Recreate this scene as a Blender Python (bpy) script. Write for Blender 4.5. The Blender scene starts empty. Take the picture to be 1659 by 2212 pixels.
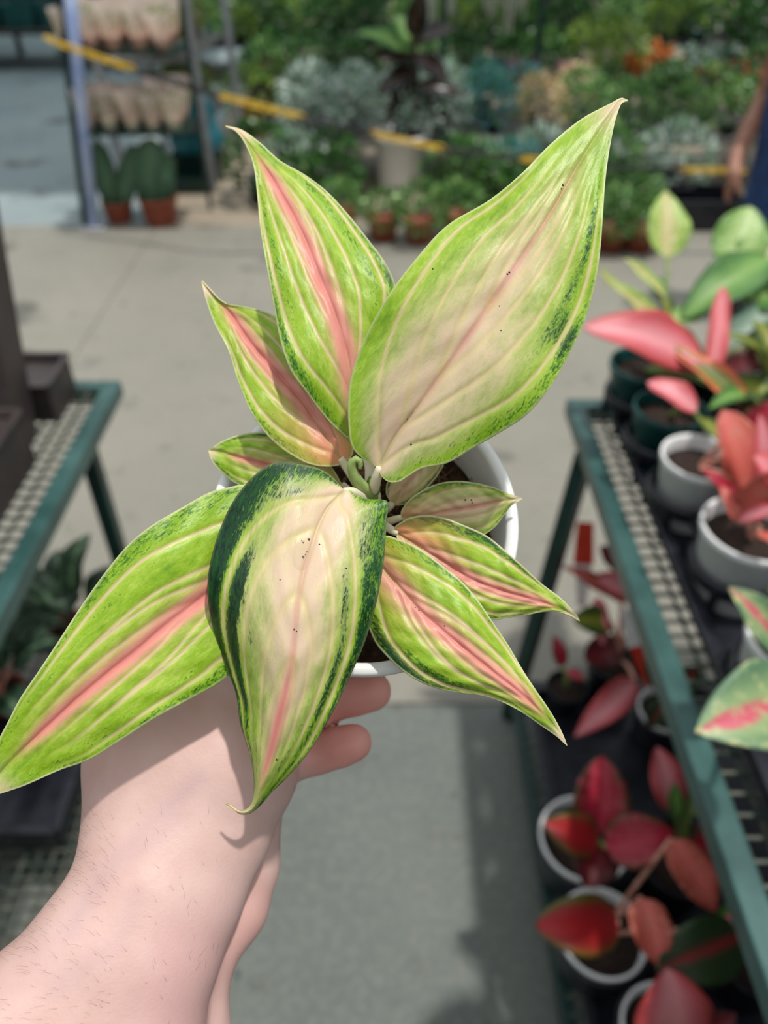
import bpy, math, random
import numpy as np
from mathutils import Vector, Matrix

random.seed(7)
rng = np.random.default_rng(7)
SC = bpy.context.scene
COL = SC.collection

# ------------------------------------------------------------------ camera, sky, sun, exposure
F_PX, CX, CY = 1662.0, 829.5, 1106.0
CAM_H, PITCH = 1.55, math.radians(40.0)
CAM = Vector((0, 0, CAM_H))
RT = Vector((1, 0, 0))
FW = Vector((0, math.cos(PITCH), -math.sin(PITCH)))
UP = Vector((0, math.sin(PITCH), math.cos(PITCH)))
cd = bpy.data.cameras.new('camera')
cam = bpy.data.objects.new('camera', cd)
COL.objects.link(cam)
cam.location = CAM
cam.rotation_euler = (math.pi / 2 - PITCH, 0, 0)
cd.sensor_fit = 'VERTICAL'
cd.sensor_height = 34.6
cd.lens = 34.6 * F_PX / 2212.0
cd.clip_start = 0.02
cd.clip_end = 100
cd.dof.use_dof = True
cd.dof.focus_distance = 0.262
cd.dof.aperture_fstop = 6.6
SC.camera = cam

world = bpy.data.worlds.new('sky')
SC.world = world
world.use_nodes = True
bg = world.node_tree.nodes['Background']
bg.inputs[0].default_value = (0.93, 0.97, 1.0, 1)
bg.inputs[1].default_value = 0.82

sd = bpy.data.lights.new('sun', 'SUN')
sun = bpy.data.objects.new('sun', sd)
COL.objects.link(sun)
SUN_DIR = Vector((-0.24, 0.02, -0.97))
sun.rotation_euler = SUN_DIR.to_track_quat('-Z', 'Y').to_euler()
sun.location = (0, 0, 6)
sd.energy = 2.5
sd.angle = math.radians(2.5)
sd.color = (1.0, 0.965, 0.91)

vs = SC.view_settings
vs.view_transform = 'Standard'
vs.look = 'None'
vs.gamma = 1.0
vs.use_curve_mapping = False
vs.exposure = 0.1
cy = SC.cycles
cy.max_bounces = 6
cy.diffuse_bounces = 3
cy.glossy_bounces = 3
cy.transmission_bounces = 4
cy.transparent_max_bounces = 6


# ------------------------------------------------------------------ helpers
def W(px, py, d):
    return CAM + d * ((px - CX) / F_PX * RT - (py - CY) / F_PX * UP + FW)


def onz(px, py, h):
    v = W(px, py, 1.0) - CAM
    return CAM + v * ((h - CAM_H) / v.z)


def onY(px, py, Y):
    v = W(px, py, 1.0) - CAM
    return CAM + v * (Y / v.y)


def C(r, g, b):
    def f(c):
        c /= 255.0
        return c / 12.92 if c <= 0.04045 else ((c + 0.055) / 1.055) ** 2.4
    return (f(r), f(g), f(b), 1.0)


def link_mesh(name, verts, faces, mat, parent=None, smooth=True, loc=None):
    me = bpy.data.meshes.new(name)
    o = Vector(loc) if loc is not None else (parent_loc(parent) if parent else Vector((0, 0, 0)))
    vv = [tuple(Vector(v) - o) for v in verts]
    me.from_pydata(vv, [], [tuple(int(i) for i in f) for f in faces])
    me.update()
    if smooth:
        me.polygons.foreach_set('use_smooth', [True] * len(me.polygons))
    if mat:
        me.materials.append(mat)
    ob = bpy.data.objects.new(name, me)
    COL.objects.link(ob)
    if parent:
        ob.parent = parent
    elif loc is not None:
        ob.location = o
    return ob


def parent_loc(p):
    v = Vector((0, 0, 0))
    while p:
        v += p.location
        p = p.parent
    return v


def thing(name, label, cat, loc, group=None):
    o = bpy.data.objects.new(name, None)
    COL.objects.link(o)
    o.location = loc
    o.empty_display_size = 0.03
    o['label'] = label
    o['category'] = cat
    if group:
        o['group'] = group
    return o


def tag(o, label=None, cat=None, group=None, kind=None):
    if label: o['label'] = label
    if cat: o['category'] = cat
    if group: o['group'] = group
    if kind: o['kind'] = kind
    return o


class MB:
    """collects shapes in world coordinates into one mesh"""
    def __init__(s):
        s.v, s.f = [], []

    def add(s, v, f):
        n = len(s.v)
        s.v += [Vector(p) for p in v]
        s.f += [tuple(i + n for i in q) for q in f]

    def box(s, c, size, M=None):
        c = Vector(c); hx, hy, hz = [k / 2 for k in size]
        vs_ = [Vector((x, y, z)) for x in (-hx, hx) for y in (-hy, hy) for z in (-hz, hz)]
        if M: vs_ = [M @ p for p in vs_]
        s.add([c + p for p in vs_], [(0, 1, 3, 2), (4, 6, 7, 5), (0, 4, 5, 1), (2, 3, 7, 6), (0, 2, 6, 4), (1, 5, 7, 3)])

    def bar(s, a, b, w, h=None):
        """rectangular bar from a to b"""
        a, b = Vector(a), Vector(b); h = h or w
        y = (b - a).normalized()
        x = y.cross(Vector((0, 0, 1)))
        x = Vector((1, 0, 0)) if x.length < 1e-3 else x.normalized()
        z = x.cross(y)
        vs_ = []
        for p in (a, b):
            for sx, sz in ((-1, -1), (1, -1), (1, 1), (-1, 1)):
                vs_.append(p + x * (sx * w / 2) + z * (sz * h / 2))
        s.add(vs_, [(3, 2, 1, 0), (4, 5, 6, 7), (0, 1, 5, 4), (1, 2, 6, 5), (2, 3, 7, 6), (3, 0, 4, 7)])

    def tube(s, pts, rad, n=8, cap=True):
        pts = [Vector(p) for p in pts]
        if not hasattr(rad, '__len__'): rad = [rad] * len(pts)
        rings = []
        t0 = (pts[1] - pts[0]).normalized()
        ref = Vector((0, 0, 1)) if abs(t0.z) < 0.9 else Vector((1, 0, 0))
        x = t0.cross(ref).normalized()
        base = len(s.v); vs_, fs = [], []
        for i, p in enumerate(pts):
            t = (pts[min(i + 1, len(pts) - 1)] - pts[max(i - 1, 0)]).normalized()
            x = (x - t * x.dot(t)).normalized()
            y = t.cross(x)
            for k in range(n):
                a = 2 * math.pi * k / n
                vs_.append(p + (x * math.cos(a) + y * math.sin(a)) * rad[i])
        for i in range(len(pts) - 1):
            for k in range(n):
                k2 = (k + 1) % n
                fs.append((i * n + k, i * n + k2, (i + 1) * n + k2, (i + 1) * n + k))
        if cap:
            fs.append(tuple(range(n - 1, -1, -1)))
            fs.append(tuple((len(pts) - 1) * n + k for k in range(n)))
        s.add(vs_, fs)

    def lathe(s, c, prof, n=40, M=None, close=False):
        """prof: list of (r, z)"""
        c = Vector(c); vs_, fs = [], []
        for r, z in prof:
            for k in range(n):
                a = 2 * math.pi * k / n
                p = Vector((r * math.cos(a), r * math.sin(a), z))
                vs_.append(c + (M @ p if M else p))
        for i in range(len(prof) - 1):
            for k in range(n):
                k2 = (k + 1) % n
                fs.append((i * n + k, i * n + k2, (i + 1) * n + k2, (i + 1) * n + k))
        s.add(vs_, fs)

    def build(s, name, mat, parent=None, smooth=False, loc=None):
        return link_mesh(name, s.v, s.f, mat, parent, smooth, loc)


def bevel(o, w, seg=2):
    m = o.modifiers.new('bevel', 'BEVEL'); m.width = w; m.segments = seg; m.limit_method = 'ANGLE'
    return o


def solid(o, t, off=-1):
    m = o.modifiers.new('solid', 'SOLIDIFY'); m.thickness = t; m.offset = off
    return o


# ------------------------------------------------------------------ materials
def nodes_of(name):
    m = bpy.data.materials.new(name)
    m.use_nodes = True
    nt = m.node_tree
    return m, nt, nt.nodes['Principled BSDF']


def N(nt, t, **kw):
    n = nt.nodes.new(t)
    for k, v in kw.items():
        setattr(n, k, v)
    return n


def noise(nt, vec, scale, detail=4, rough=0.55):
    n = N(nt, 'ShaderNodeTexNoise')
    n.inputs['Scale'].default_value = scale
    n.inputs['Detail'].default_value = detail
    n.inputs['Roughness'].default_value = rough
    if vec is not None: nt.links.new(vec, n.inputs['Vector'])
    return n.outputs['Fac']


def ramp(nt, fac, stops, interp='LINEAR'):
    r = N(nt, 'ShaderNodeValToRGB')
    r.color_ramp.interpolation = interp
    el = r.color_ramp.elements
    while len(el) < len(stops): el.new(0.5)
    for e, (p, c) in zip(el, stops):
        e.position = p; e.color = c
    nt.links.new(fac, r.inputs[0])
    return r.outputs[0]


def mix(nt, fac, a, b, mode='MIX'):
    n = N(nt, 'ShaderNodeMix', data_type='RGBA', blend_type=mode)
    for sock, val in ((0, fac), (6, a), (7, b)):
        if hasattr(val, 'links'): nt.links.new(val, n.inputs[sock])
        else: n.inputs[sock].default_value = val
    return n.outputs[2]


def mth(nt, op, a, b=None, clamp=False):
    n = N(nt, 'ShaderNodeMath', operation=op, use_clamp=clamp)
    for i, val in enumerate((a, b)):
        if val is None: continue
        if hasattr(val, 'links'): nt.links.new(val, n.inputs[i])
        else: n.inputs[i].default_value = val
    return n.outputs[0]


def maprange(nt, v, a, b, c=0.0, d=1.0):
    n = N(nt, 'ShaderNodeMapRange', interpolation_type='SMOOTHSTEP')
    nt.links.new(v, n.inputs[0])
    for i, x in enumerate((a, b, c, d)): n.inputs[i + 1].default_value = x
    return n.outputs[0]


def bump(nt, p, height, strength, dist):
    b = N(nt, 'ShaderNodeBump')
    b.inputs['Strength'].default_value = strength
    b.inputs['Distance'].default_value = dist
    nt.links.new(height, b.inputs['Height'])
    nt.links.new(b.outputs[0], p.inputs['Normal'])


def mat_mottled(name, c1, c2, scale=20, rough=0.5, bmp=0.0, bdist=0.002, metallic=0, coat=0):
    m, nt, p = nodes_of(name)
    tc = N(nt, 'ShaderNodeTexCoord').outputs['Object']
    f = noise(nt, tc, scale)
    nt.links.new(ramp(nt, f, [(0.35, c1), (0.68, c2)]), p.inputs['Base Color'])
    p.inputs['Roughness'].default_value = rough
    p.inputs['Metallic'].default_value = metallic
    p.inputs['Coat Weight'].default_value = coat
    if bmp: bump(nt, p, noise(nt, tc, scale * 4), bmp, bdist)
    return m


def add_translucent(nt, p, color, w):
    tr = N(nt, 'ShaderNodeBsdfTranslucent')
    if hasattr(color, 'links'): nt.links.new(color, tr.inputs[0])
    else: tr.inputs[0].default_value = color
    mx = N(nt, 'ShaderNodeMixShader'); mx.inputs[0].default_value = w
    out = nt.nodes['Material Output']
    nt.links.new(p.outputs[0], mx.inputs[1]); nt.links.new(tr.outputs[0], mx.inputs[2])
    nt.links.new(mx.outputs[0], out.inputs[0])


def mat_hero_leaf():
    m, nt, p = nodes_of('variegated_leaf')

    def at(n):
        a = N(nt, 'ShaderNodeAttribute', attribute_name=n)
        return a
    lp = at('lp').outputs['Vector']
    vein, pink, cream, dark, edge, peach = [at(k).outputs['Fac'] for k in ('vein', 'pink', 'cream', 'dark', 'edge', 'peach')]
    n1 = noise(nt, lp, 90, 5, 0.65)
    n2 = noise(nt, lp, 480, 4, 0.7)
    n3 = noise(nt, lp, 1400, 3, 0.6)
    def gain(x, k):
        return mth(nt, 'ADD', mth(nt, 'MULTIPLY', mth(nt, 'SUBTRACT', x, 0.5), k), 0.5)
    nn = gain(mth(nt, 'ADD', mth(nt, 'MULTIPLY', n1, 0.5), mth(nt, 'MULTIPLY', n2, 0.5)), 1.7)
    g = ramp(nt, nn, [(0.2, C(112, 160, 22)), (0.5, C(158, 198, 46)), (0.8, C(204, 224, 104))])
    sp = gain(mth(nt, 'ADD', mth(nt, 'MULTIPLY', n2, 0.5), mth(nt, 'MULTIPLY', n3, 0.5)), 2.6)
    dk = mth(nt, 'ADD', sp, mth(nt, 'SUBTRACT', mth(nt, 'MULTIPLY', dark, 1.15), 0.5))
    dkm = maprange(nt, dk, 0.50, 0.78)
    dkc = ramp(nt, gain(n2, 2), [(0.3, C(10, 44, 34)), (0.75, C(34, 88, 40))])
    midg = mix(nt, maprange(nt, dk, 0.25, 0.55), g, C(92, 146, 26))
    col = mix(nt, dkm, midg, dkc)
    cf = mth(nt, 'ADD', cream, mth(nt, 'MULTIPLY', mth(nt, 'SUBTRACT', gain(n1, 1.6), 0.5), mth(nt, 'MULTIPLY', cream, 0.9)))
    cf = mth(nt, 'ADD', cf, mth(nt, 'MULTIPLY', mth(nt, 'SUBTRACT', n2, 0.5), mth(nt, 'MULTIPLY', cream, 0.8)))
    crc = mix(nt, gain(n1, 1.6), C(238, 222, 176), C(240, 206, 190))
    keep = mth(nt, 'SUBTRACT', 1.0, mth(nt, 'MULTIPLY', dkm, 0.92))
    col = mix(nt, mth(nt, 'MULTIPLY', maprange(nt, cf, 0.04, 0.86), keep), col, crc)
    col = mix(nt, maprange(nt, mth(nt, 'ADD', peach, mth(nt, 'MULTIPLY', mth(nt, 'SUBTRACT', n1, 0.5), 0.5)), 0.12, 1.0), col, C(238, 160, 112))
    halo = maprange(nt, vein, 0.0, 0.5)
    col = mix(nt, mth(nt, 'MULTIPLY', halo, 0.35), col, C(222, 226, 120))
    vf = mth(nt, 'MULTIPLY', maprange(nt, vein, 0.25, 1.0), mth(nt, 'ADD', 0.5, mth(nt, 'MULTIPLY', n1, 0.6)), True)
    col = mix(nt, vf, col, C(242, 212, 178))
    pf = mth(nt, 'ADD', pink, mth(nt, 'MULTIPLY', mth(nt, 'SUBTRACT', n1, 0.5), mth(nt, 'MULTIPLY', pink, 0.8)))
    col = mix(nt, maprange(nt, pf, 0.02, 1.1), col, C(242, 164, 150))
    rib = at('rib').outputs['Fac']
    col = mix(nt, rib, col, mix(nt, at('ribg').outputs['Fac'], C(226, 128, 128), C(214, 214, 150)))
    col = mix(nt, edge, col, C(232, 232, 176))
    nt.links.new(col, p.inputs['Base Color'])
    p.inputs['Roughness'].default_value = 0.36
    p.inputs['Specular IOR Level'].default_value = 0.35
    bump(nt, p, mth(nt, 'ADD', n2, mth(nt, 'MULTIPLY', n3, 0.6)), 0.22, 0.0006)
    add_translucent(nt, p, col, 0.22)
    return m


def mat_leaf(name, center, mid, margin, speck=None, rough=0.45, widths=(0.15, 0.55, 0.9), nscale=30, trans=0.2):
    """centre / blade / margin pigments across the blade (UV.x), broken up by noise"""
    m, nt, p = nodes_of(name)
    uv = N(nt, 'ShaderNodeUVMap').outputs[0]
    sep = N(nt, 'ShaderNodeSeparateXYZ'); nt.links.new(uv, sep.inputs[0])
    tc = N(nt, 'ShaderNodeTexCoord').outputs['Object']
    t = mth(nt, 'ABSOLUTE', mth(nt, 'SUBTRACT', mth(nt, 'MULTIPLY', sep.outputs[0], 2.0), 1.0))
    n1 = noise(nt, tc, nscale)
    n2 = noise(nt, tc, nscale * 5, 4, 0.7)
    t = mth(nt, 'ADD', t, mth(nt, 'MULTIPLY', mth(nt, 'SUBTRACT', n1, 0.5), 0.7))
    col = ramp(nt, t, [(widths[0], center), (widths[1], mid), (widths[2], margin)])
    if speck:
        col = mix(nt, maprange(nt, n2, 0.5, 0.66), col, speck)
    nt.links.new(col, p.inputs['Base Color'])
    p.inputs['Roughness'].default_value = rough
    if trans: add_translucent(nt, p, col, trans)
    return m


def mat_foliage(name, cols, rough=0.4):
    m, nt, p = nodes_of(name)
    g = N(nt, 'ShaderNodeNewGeometry').outputs['Random Per Island']
    n = len(cols)
    c = ramp(nt, g, [((i + 0.5) / n, C(*k)) for i, k in enumerate(cols)])
    nt.links.new(c, p.inputs['Base Color'])
    p.inputs['Roughness'].default_value = rough
    add_translucent(nt, p, c, 0.18)
    return m


M = {}
M['hero'] = mat_hero_leaf()
M['petiole'] = mat_mottled('petiole_cream', C(226, 220, 182), C(240, 228, 208), 160, 0.4)
M['newleaf'] = mat_mottled('rolled_leaf_green', C(116, 150, 66), C(176, 192, 124), 120, 0.4)
M['white_pot'] = mat_mottled('white_plastic', C(234, 236, 236), C(246, 247, 246), 60, 0.35)
M['black_pl'] = mat_mottled('black_plastic', C(22, 23, 30), C(38, 40, 50), 30, 0.32)
M['teal_pl'] = mat_mottled('teal_plastic', C(12, 66, 66), C(18, 84, 80), 30, 0.35)
M['terra'] = mat_mottled('terracotta', C(140, 68, 48), C(166, 88, 64), 30, 0.6)
M['soil'] = mat_mottled('coir_soil', C(30, 18, 12), C(96, 66, 42), 220, 0.95, 0.9, 0.004)
M['soil_dark'] = mat_mottled('dark_potting_soil', C(22, 14, 10), C(58, 38, 26), 120, 0.95, 0.6, 0.004)
M['fibre'] = mat_mottled('coir_fibre', C(120, 84, 54), C(176, 136, 94), 90, 0.8)
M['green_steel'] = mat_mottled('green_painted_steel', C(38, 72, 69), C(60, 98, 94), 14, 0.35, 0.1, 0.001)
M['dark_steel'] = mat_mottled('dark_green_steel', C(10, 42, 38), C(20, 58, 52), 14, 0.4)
M['wire'] = mat_mottled('grey_green_wire', C(40, 56, 50), C(96, 98, 86), 40, 0.5)
M['dark_planter'] = mat_mottled('dark_brown_plastic', C(52, 44, 44), C(66, 57, 56), 12, 0.45)
M['galv'] = mat_mottled('galvanised_steel', C(150, 153, 158), C(182, 184, 188), 20, 0.45)
M['wrap'] = mat_mottled('pale_blue_wrap', C(150, 172, 222), C(196, 208, 236), 9, 0.4)
M['yellow'] = mat_mottled('yellow_plastic', C(214, 172, 24), C(236, 196, 44), 20, 0.4)
M['black_chain'] = mat_mottled('black_chain_plastic', C(16, 17, 18), C(28, 28, 30), 20, 0.4)
M['cream_pot'] = mat_mottled('cream_plastic', C(240, 230, 200), C(248, 242, 224), 20, 0.4)
M['pink_pot'] = mat_mottled('pink_clay', C(232, 176, 154), C(244, 206, 188), 20, 0.5)
M['bench_grey'] = mat_mottled('grey_bench_board', C(92, 90, 88), C(124, 120, 114), 9, 0.7)
M['bench_dark'] = mat_mottled('dark_bench_board', C(34, 34, 32), C(52, 50, 46), 9, 0.7)
M['teal_bag'] = mat_mottled('teal_film', C(40, 132, 150), C(84, 174, 190), 9, 0.25)
M['denim'] = mat_mottled('blue_denim', C(28, 52, 96), C(44, 74, 124), 40, 0.85)
M['shirt'] = mat_mottled('grey_cotton', C(80, 82, 86), C(96, 98, 102), 40, 0.9)
M['shoe'] = mat_mottled('dark_shoe', C(30, 28, 28), C(44, 42, 40), 40, 0.6)
M['hair'] = mat_mottled('dark_hair', C(26, 20, 16), C(40, 30, 24), 60, 0.5)
M['armhair'] = mat_mottled('brown_arm_hair', C(96, 70, 54), C(130, 98, 78), 60, 0.6)
M['tag_white'] = mat_mottled('white_tag', C(222, 222, 220), C(238, 236, 232), 20, 0.5)
M['tag_red'] = mat_mottled('red_tag', C(196, 48, 30), C(224, 76, 48), 20, 0.45)
M['stem_pink'] = mat_mottled('pink_stem', C(196, 130, 112), C(222, 170, 150), 60, 0.45)
M['stem_green'] = mat_mottled('green_stem', C(110, 136, 66), C(150, 168, 98), 60, 0.45)
M['stem_dark'] = mat_mottled('dark_stem', C(52, 36, 28), C(76, 54, 42), 60, 0.6)
# blades of the plants on the benches
M['coral'] = mat_leaf('coral_leaf', C(240, 158, 164), C(222, 110, 120), C(198, 74, 74), None, nscale=9)
M['salmon'] = mat_leaf('salmon_leaf', C(226, 116, 104), C(206, 96, 84), C(176, 84, 66), C(214, 132, 112), nscale=14)
M['pinkleaf'] = mat_leaf('pink_leaf', C(240, 150, 156), C(232, 116, 124), C(206, 84, 84), None, nscale=14)
M['crimson'] = mat_leaf('crimson_leaf', C(186, 38, 64), C(166, 30, 52), C(96, 70, 40), C(196, 72, 88), nscale=14)
M['redolive'] = mat_leaf('red_olive_leaf', C(182, 34, 40), C(160, 40, 38), C(92, 92, 34), None, widths=(0.2, 0.6, 0.95), nscale=10)
M['maroon'] = mat_leaf('maroon_leaf', C(112, 18, 28), C(92, 16, 24), C(70, 26, 24), None, nscale=14)
M['darkred_g'] = mat_leaf('dark_green_red_rib_leaf', C(150, 48, 50), C(52, 66, 40), C(46, 70, 36), None, widths=(0.02, 0.3, 0.8), nscale=12)
M['palelime'] = mat_leaf('pale_lime_leaf', C(206, 190, 132), C(168, 194, 88), C(140, 180, 66), C(220, 228, 160), nscale=26)
M['palegreen'] = mat_leaf('pale_green_leaf', C(176, 204, 128), C(138, 180, 84), C(92, 144, 52), C(208, 222, 160), nscale=26)
M['green'] = mat_leaf('plain_green_leaf', C(128, 170, 86), C(88, 140, 58), C(60, 110, 46), None, nscale=18)
M['olive'] = mat_leaf('olive_leaf', C(146, 150, 50), C(84, 108, 34), C(60, 84, 26), None, nscale=18)
M['greygreen'] = mat_leaf('grey_green_leaf', C(168, 186, 168), C(112, 142, 120), C(70, 104, 84), None, nscale=18, rough=0.3)
M['greenorange'] = mat_leaf('green_leaf_orange_edge', C(112, 124, 52), C(120, 124, 52), C(238, 120, 80), None, widths=(0.1, 0.45, 0.75), nscale=10)
M['stripe'] = mat_leaf('green_leaf_pink_rib', C(214, 92, 112), C(150, 176, 120), C(96, 134, 98), C(190, 196, 140), widths=(0.1, 0.3, 0.85), nscale=12)
M['calathea'] = mat_leaf('dark_patterned_leaf', C(110, 140, 106), C(26, 52, 32), C(34, 60, 38), C(92, 122, 92), widths=(0.04, 0.22, 0.7), nscale=30)
M['paddle'] = mat_leaf('paddle_leaf', C(92, 128, 98), C(66, 104, 76), C(56, 88, 64), C(84, 120, 92), nscale=12, trans=0)
M['burgundy'] = mat_leaf('burgundy_leaf', C(70, 44, 36), C(32, 34, 24), C(24, 30, 22), None, nscale=12, rough=0.22)
# far foliage
M['f_silver'] = mat_foliage('silver_foliage', [(98, 132, 102), (146, 172, 148), (190, 206, 194), (226, 234, 230), (122, 156, 122)], 0.25)
M['f_dark'] = mat_foliage('dark_foliage', [(22, 50, 20), (40, 86, 30), (64, 116, 42), (30, 70, 34), (92, 142, 66)], 0.32)
M['f_mid'] = mat_foliage('mid_green_foliage', [(58, 102, 48), (88, 138, 66), (122, 168, 88), (68, 120, 56), (156, 188, 116)], 0.35)
M['f_lime'] = mat_foliage('lime_foliage', [(104, 136, 44), (132, 164, 62), (160, 184, 86), (88, 120, 44)], 0.4)
M['f_olive'] = mat_foliage('olive_foliage', [(96, 102, 50), (128, 130, 74), (150, 146, 96), (80, 88, 40), (170, 150, 110)], 0.5)
M['f_orange'] = mat_foliage('orange_foliage', [(206, 110, 44), (224, 144, 70), (186, 90, 40), (150, 124, 60)], 0.4)
M['skein'] = mat_mottled('pale_root_fibre', C(226, 224, 210), C(244, 242, 232), 20, 0.6)
M['f_white'] = mat_foliage('white_blossom', [(226, 222, 226), (240, 238, 236), (206, 204, 216)], 0.5)
M['f_red'] = mat_foliage('red_blossom', [(188, 24, 44), (214, 40, 58), (160, 20, 36)], 0.5)
M['f_pink'] = mat_foliage('pink_blossom', [(190, 100, 150), (206, 130, 170), (170, 120, 150)], 0.5)
M['f_peach'] = mat_foliage('peach_foliage', [(226, 176, 140), (206, 204, 140), (232, 200, 170), (150, 164, 96)], 0.45)
M['f_blue'] = mat_foliage('blue_green_foliage', [(84, 150, 150), (110, 176, 184), (70, 130, 110), (96, 160, 110)], 0.3)


def mat_concrete(name, c1, c2, stain):
    m, nt, p = nodes_of(name)
    geo = N(nt, 'ShaderNodeNewGeometry').outputs['Position']
    a = noise(nt, geo, 1.1, 5, 0.6)
    b = noise(nt, geo, 7, 5, 0.65)
    c = noise(nt, geo, 60, 3, 0.6)
    col = ramp(nt, a, [(0.36, c1), (0.64, c2)])
    col = mix(nt, maprange(nt, b, 0.58, 0.76), col, stain)
    d_ = noise(nt, geo, 2.6, 3, 0.5)
    col = mix(nt, mth(nt, 'MULTIPLY', maprange(nt, d_, 0.60, 0.72), 0.7), col, C(62, 62, 56))
    e_ = noise(nt, geo, 16, 3, 0.5)
    col = mix(nt, mth(nt, 'MULTIPLY', maprange(nt, e_, 0.66, 0.74), 0.7), col, C(54, 55, 52))
    col = mix(nt, mth(nt, 'MULTIPLY', maprange(nt, c, 0.4, 0.75), 0.15), col, C(176, 172, 160))
    nt.links.new(col, p.inputs['Base Color'])
    p.inputs['Roughness'].default_value = 0.62
    bump(nt, p, c, 0.15, 0.002)
    return m


M['conc_warm'] = mat_concrete('warm_concrete', C(130, 127, 117), C(143, 139, 128), C(104, 101, 93))
M['conc_grey'] = mat_concrete('grey_shaded_concrete', C(90, 97, 92), C(106, 112, 106), C(76, 77, 70))  # near slabs: shade on this floor put into a darker, greyer colour
M['conc_far'] = mat_concrete('bluish_shaded_concrete', C(130, 144, 148), C(150, 160, 160), C(112, 118, 118))  # far-left slabs: bluish cast of the shaded floor put into the colour
M['conc_path'] = mat_concrete('brown_concrete', C(146, 132, 114), C(162, 148, 130), C(112, 100, 88))
M['joint'] = mat_mottled('dark_joint', C(88, 86, 80), C(104, 100, 94), 30, 0.9)


def mat_skin(name, c1, c2, c3):
    m, nt, p = nodes_of(name)
    geo = N(nt, 'ShaderNodeTexCoord').outputs['Object']
    a = noise(nt, geo, 26, 4, 0.6)
    b = noise(nt, geo, 9, 3, 0.5)
    f = noise(nt, geo, 900, 2, 0.5)
    col = ramp(nt, a, [(0.36, c1), (0.64, c2)])
    col = mix(nt, mth(nt, 'MULTIPLY', maprange(nt, b, 0.5, 0.72), 0.6), col, c3)
    red = N(nt, 'ShaderNodeAttribute', attribute_name='flush').outputs['Fac']
    col = mix(nt, red, col, C(250, 142, 126))
    blue = N(nt, 'ShaderNodeAttribute', attribute_name='vessel').outputs['Fac']
    col = mix(nt, blue, col, C(180, 150, 158))
    nt.links.new(col, p.inputs['Base Color'])
    p.inputs['Roughness'].default_value = 0.5
    p.inputs['Subsurface Weight'].default_value = 0.12
    p.inputs['Subsurface Radius'].default_value = (1.0, 0.35, 0.2)
    p.inputs['Subsurface Scale'].default_value = 0.004
    bump(nt, p, f, 0.18, 0.0006)
    return m


M['skin'] = mat_skin('pale_skin', C(206, 168, 158), C(219, 186, 178), C(210, 162, 162))
M['skin2'] = mat_skin('tan_skin', C(150, 104, 84), C(170, 122, 100), C(140, 92, 78))


# ------------------------------------------------------------------ smooth bodies (signed distance field -> one mesh)
def sd_capsule(P, a, b, ra, rb):
    a = np.array(a, float); b = np.array(b, float)
    ab = b - a
    t = np.clip(((P - a) @ ab) / max(ab @ ab, 1e-12), 0, 1)
    return np.linalg.norm(P - a - t[..., None] * ab, axis=-1) - (ra + (rb - ra) * t)


def smin(a, b, k):
    h = np.clip(0.5 + 0.5 * (b - a) / k, 0, 1)
    return b + (a - b) * h - k * h * (1 - h)


def chain_sdf(P, pts, k=0.004):
    """pts: list of (Vector, radius)"""
    d = None
    for (a, ra), (b, rb) in zip(pts[:-1], pts[1:]):
        s = sd_capsule(P, a, b, ra, rb)
        d = s if d is None else smin(d, s, k)
    return d


def surface_nets(fn, lo, hi, h):
    lo = np.array(lo); hi = np.array(hi)
    n = np.ceil((hi - lo) / h).astype(int) + 1
    ax = [lo[i] + h * np.arange(n[i]) for i in range(3)]
    G = np.stack(np.meshgrid(*ax, indexing='ij'), -1)
    F = np.empty(tuple(n))
    for i in range(n[0]):
        F[i] = fn(G[i])
    S = F < 0
    cs = np.zeros(tuple(n - 1)); cnt = np.zeros(tuple(n - 1)); acc = np.zeros(tuple(n - 1) + (3,))
    import itertools
    corners = list(itertools.product((0, 1), repeat=3))
    def sl(c): return tuple(slice(c[i], n[i] - 1 + c[i]) for i in range(3))
    for c in corners:
        for axn in range(3):
            if c[axn]: continue
            e = list(c); e[axn] = 1
            f0, f1 = F[sl(c)], F[sl(e)]
            m = (f0 < 0) != (f1 < 0)
            t = np.where(m, f0 / np.where(m, f0 - f1, 1), 0)
            p = np.zeros(f0.shape + (3,)); p[...] = c; p[..., axn] = t
            acc += p * m[..., None]; cnt += m
    act = cnt > 0
    idx = -np.ones(act.shape, int); idx[act] = np.arange(act.sum())
    ij = np.argwhere(act)
    verts = lo + h * (ij + acc[act] / cnt[act][:, None])
    faces = []
    for axn in range(3):
        a1, a2 = (axn + 1) % 3, (axn + 2) % 3
        s0 = [slice(1, n[i] - 1) for i in range(3)]; s0[axn] = slice(0, n[axn] - 1)
        s1 = list(s0); s1[axn] = slice(1, n[axn])
        A, B = S[tuple(s0)], S[tuple(s1)]
        for flip, mask in ((False, A & ~B), (True, ~A & B)):
            q = np.argwhere(mask)
            if not len(q): continue
            base = q.copy()
            for i in range(3):
                if i != axn: base[:, i] += 1
            def cell(d1, d2):
                k = base.copy(); k[:, a1] -= d1; k[:, a2] -= d2
                return idx[k[:, 0], k[:, 1], k[:, 2]]
            quad = np.stack([cell(0, 0), cell(1, 0), cell(1, 1), cell(0, 1)], 1)
            if flip: quad = quad[:, ::-1]
            faces.append(quad)
    return verts, np.concatenate(faces)


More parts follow.
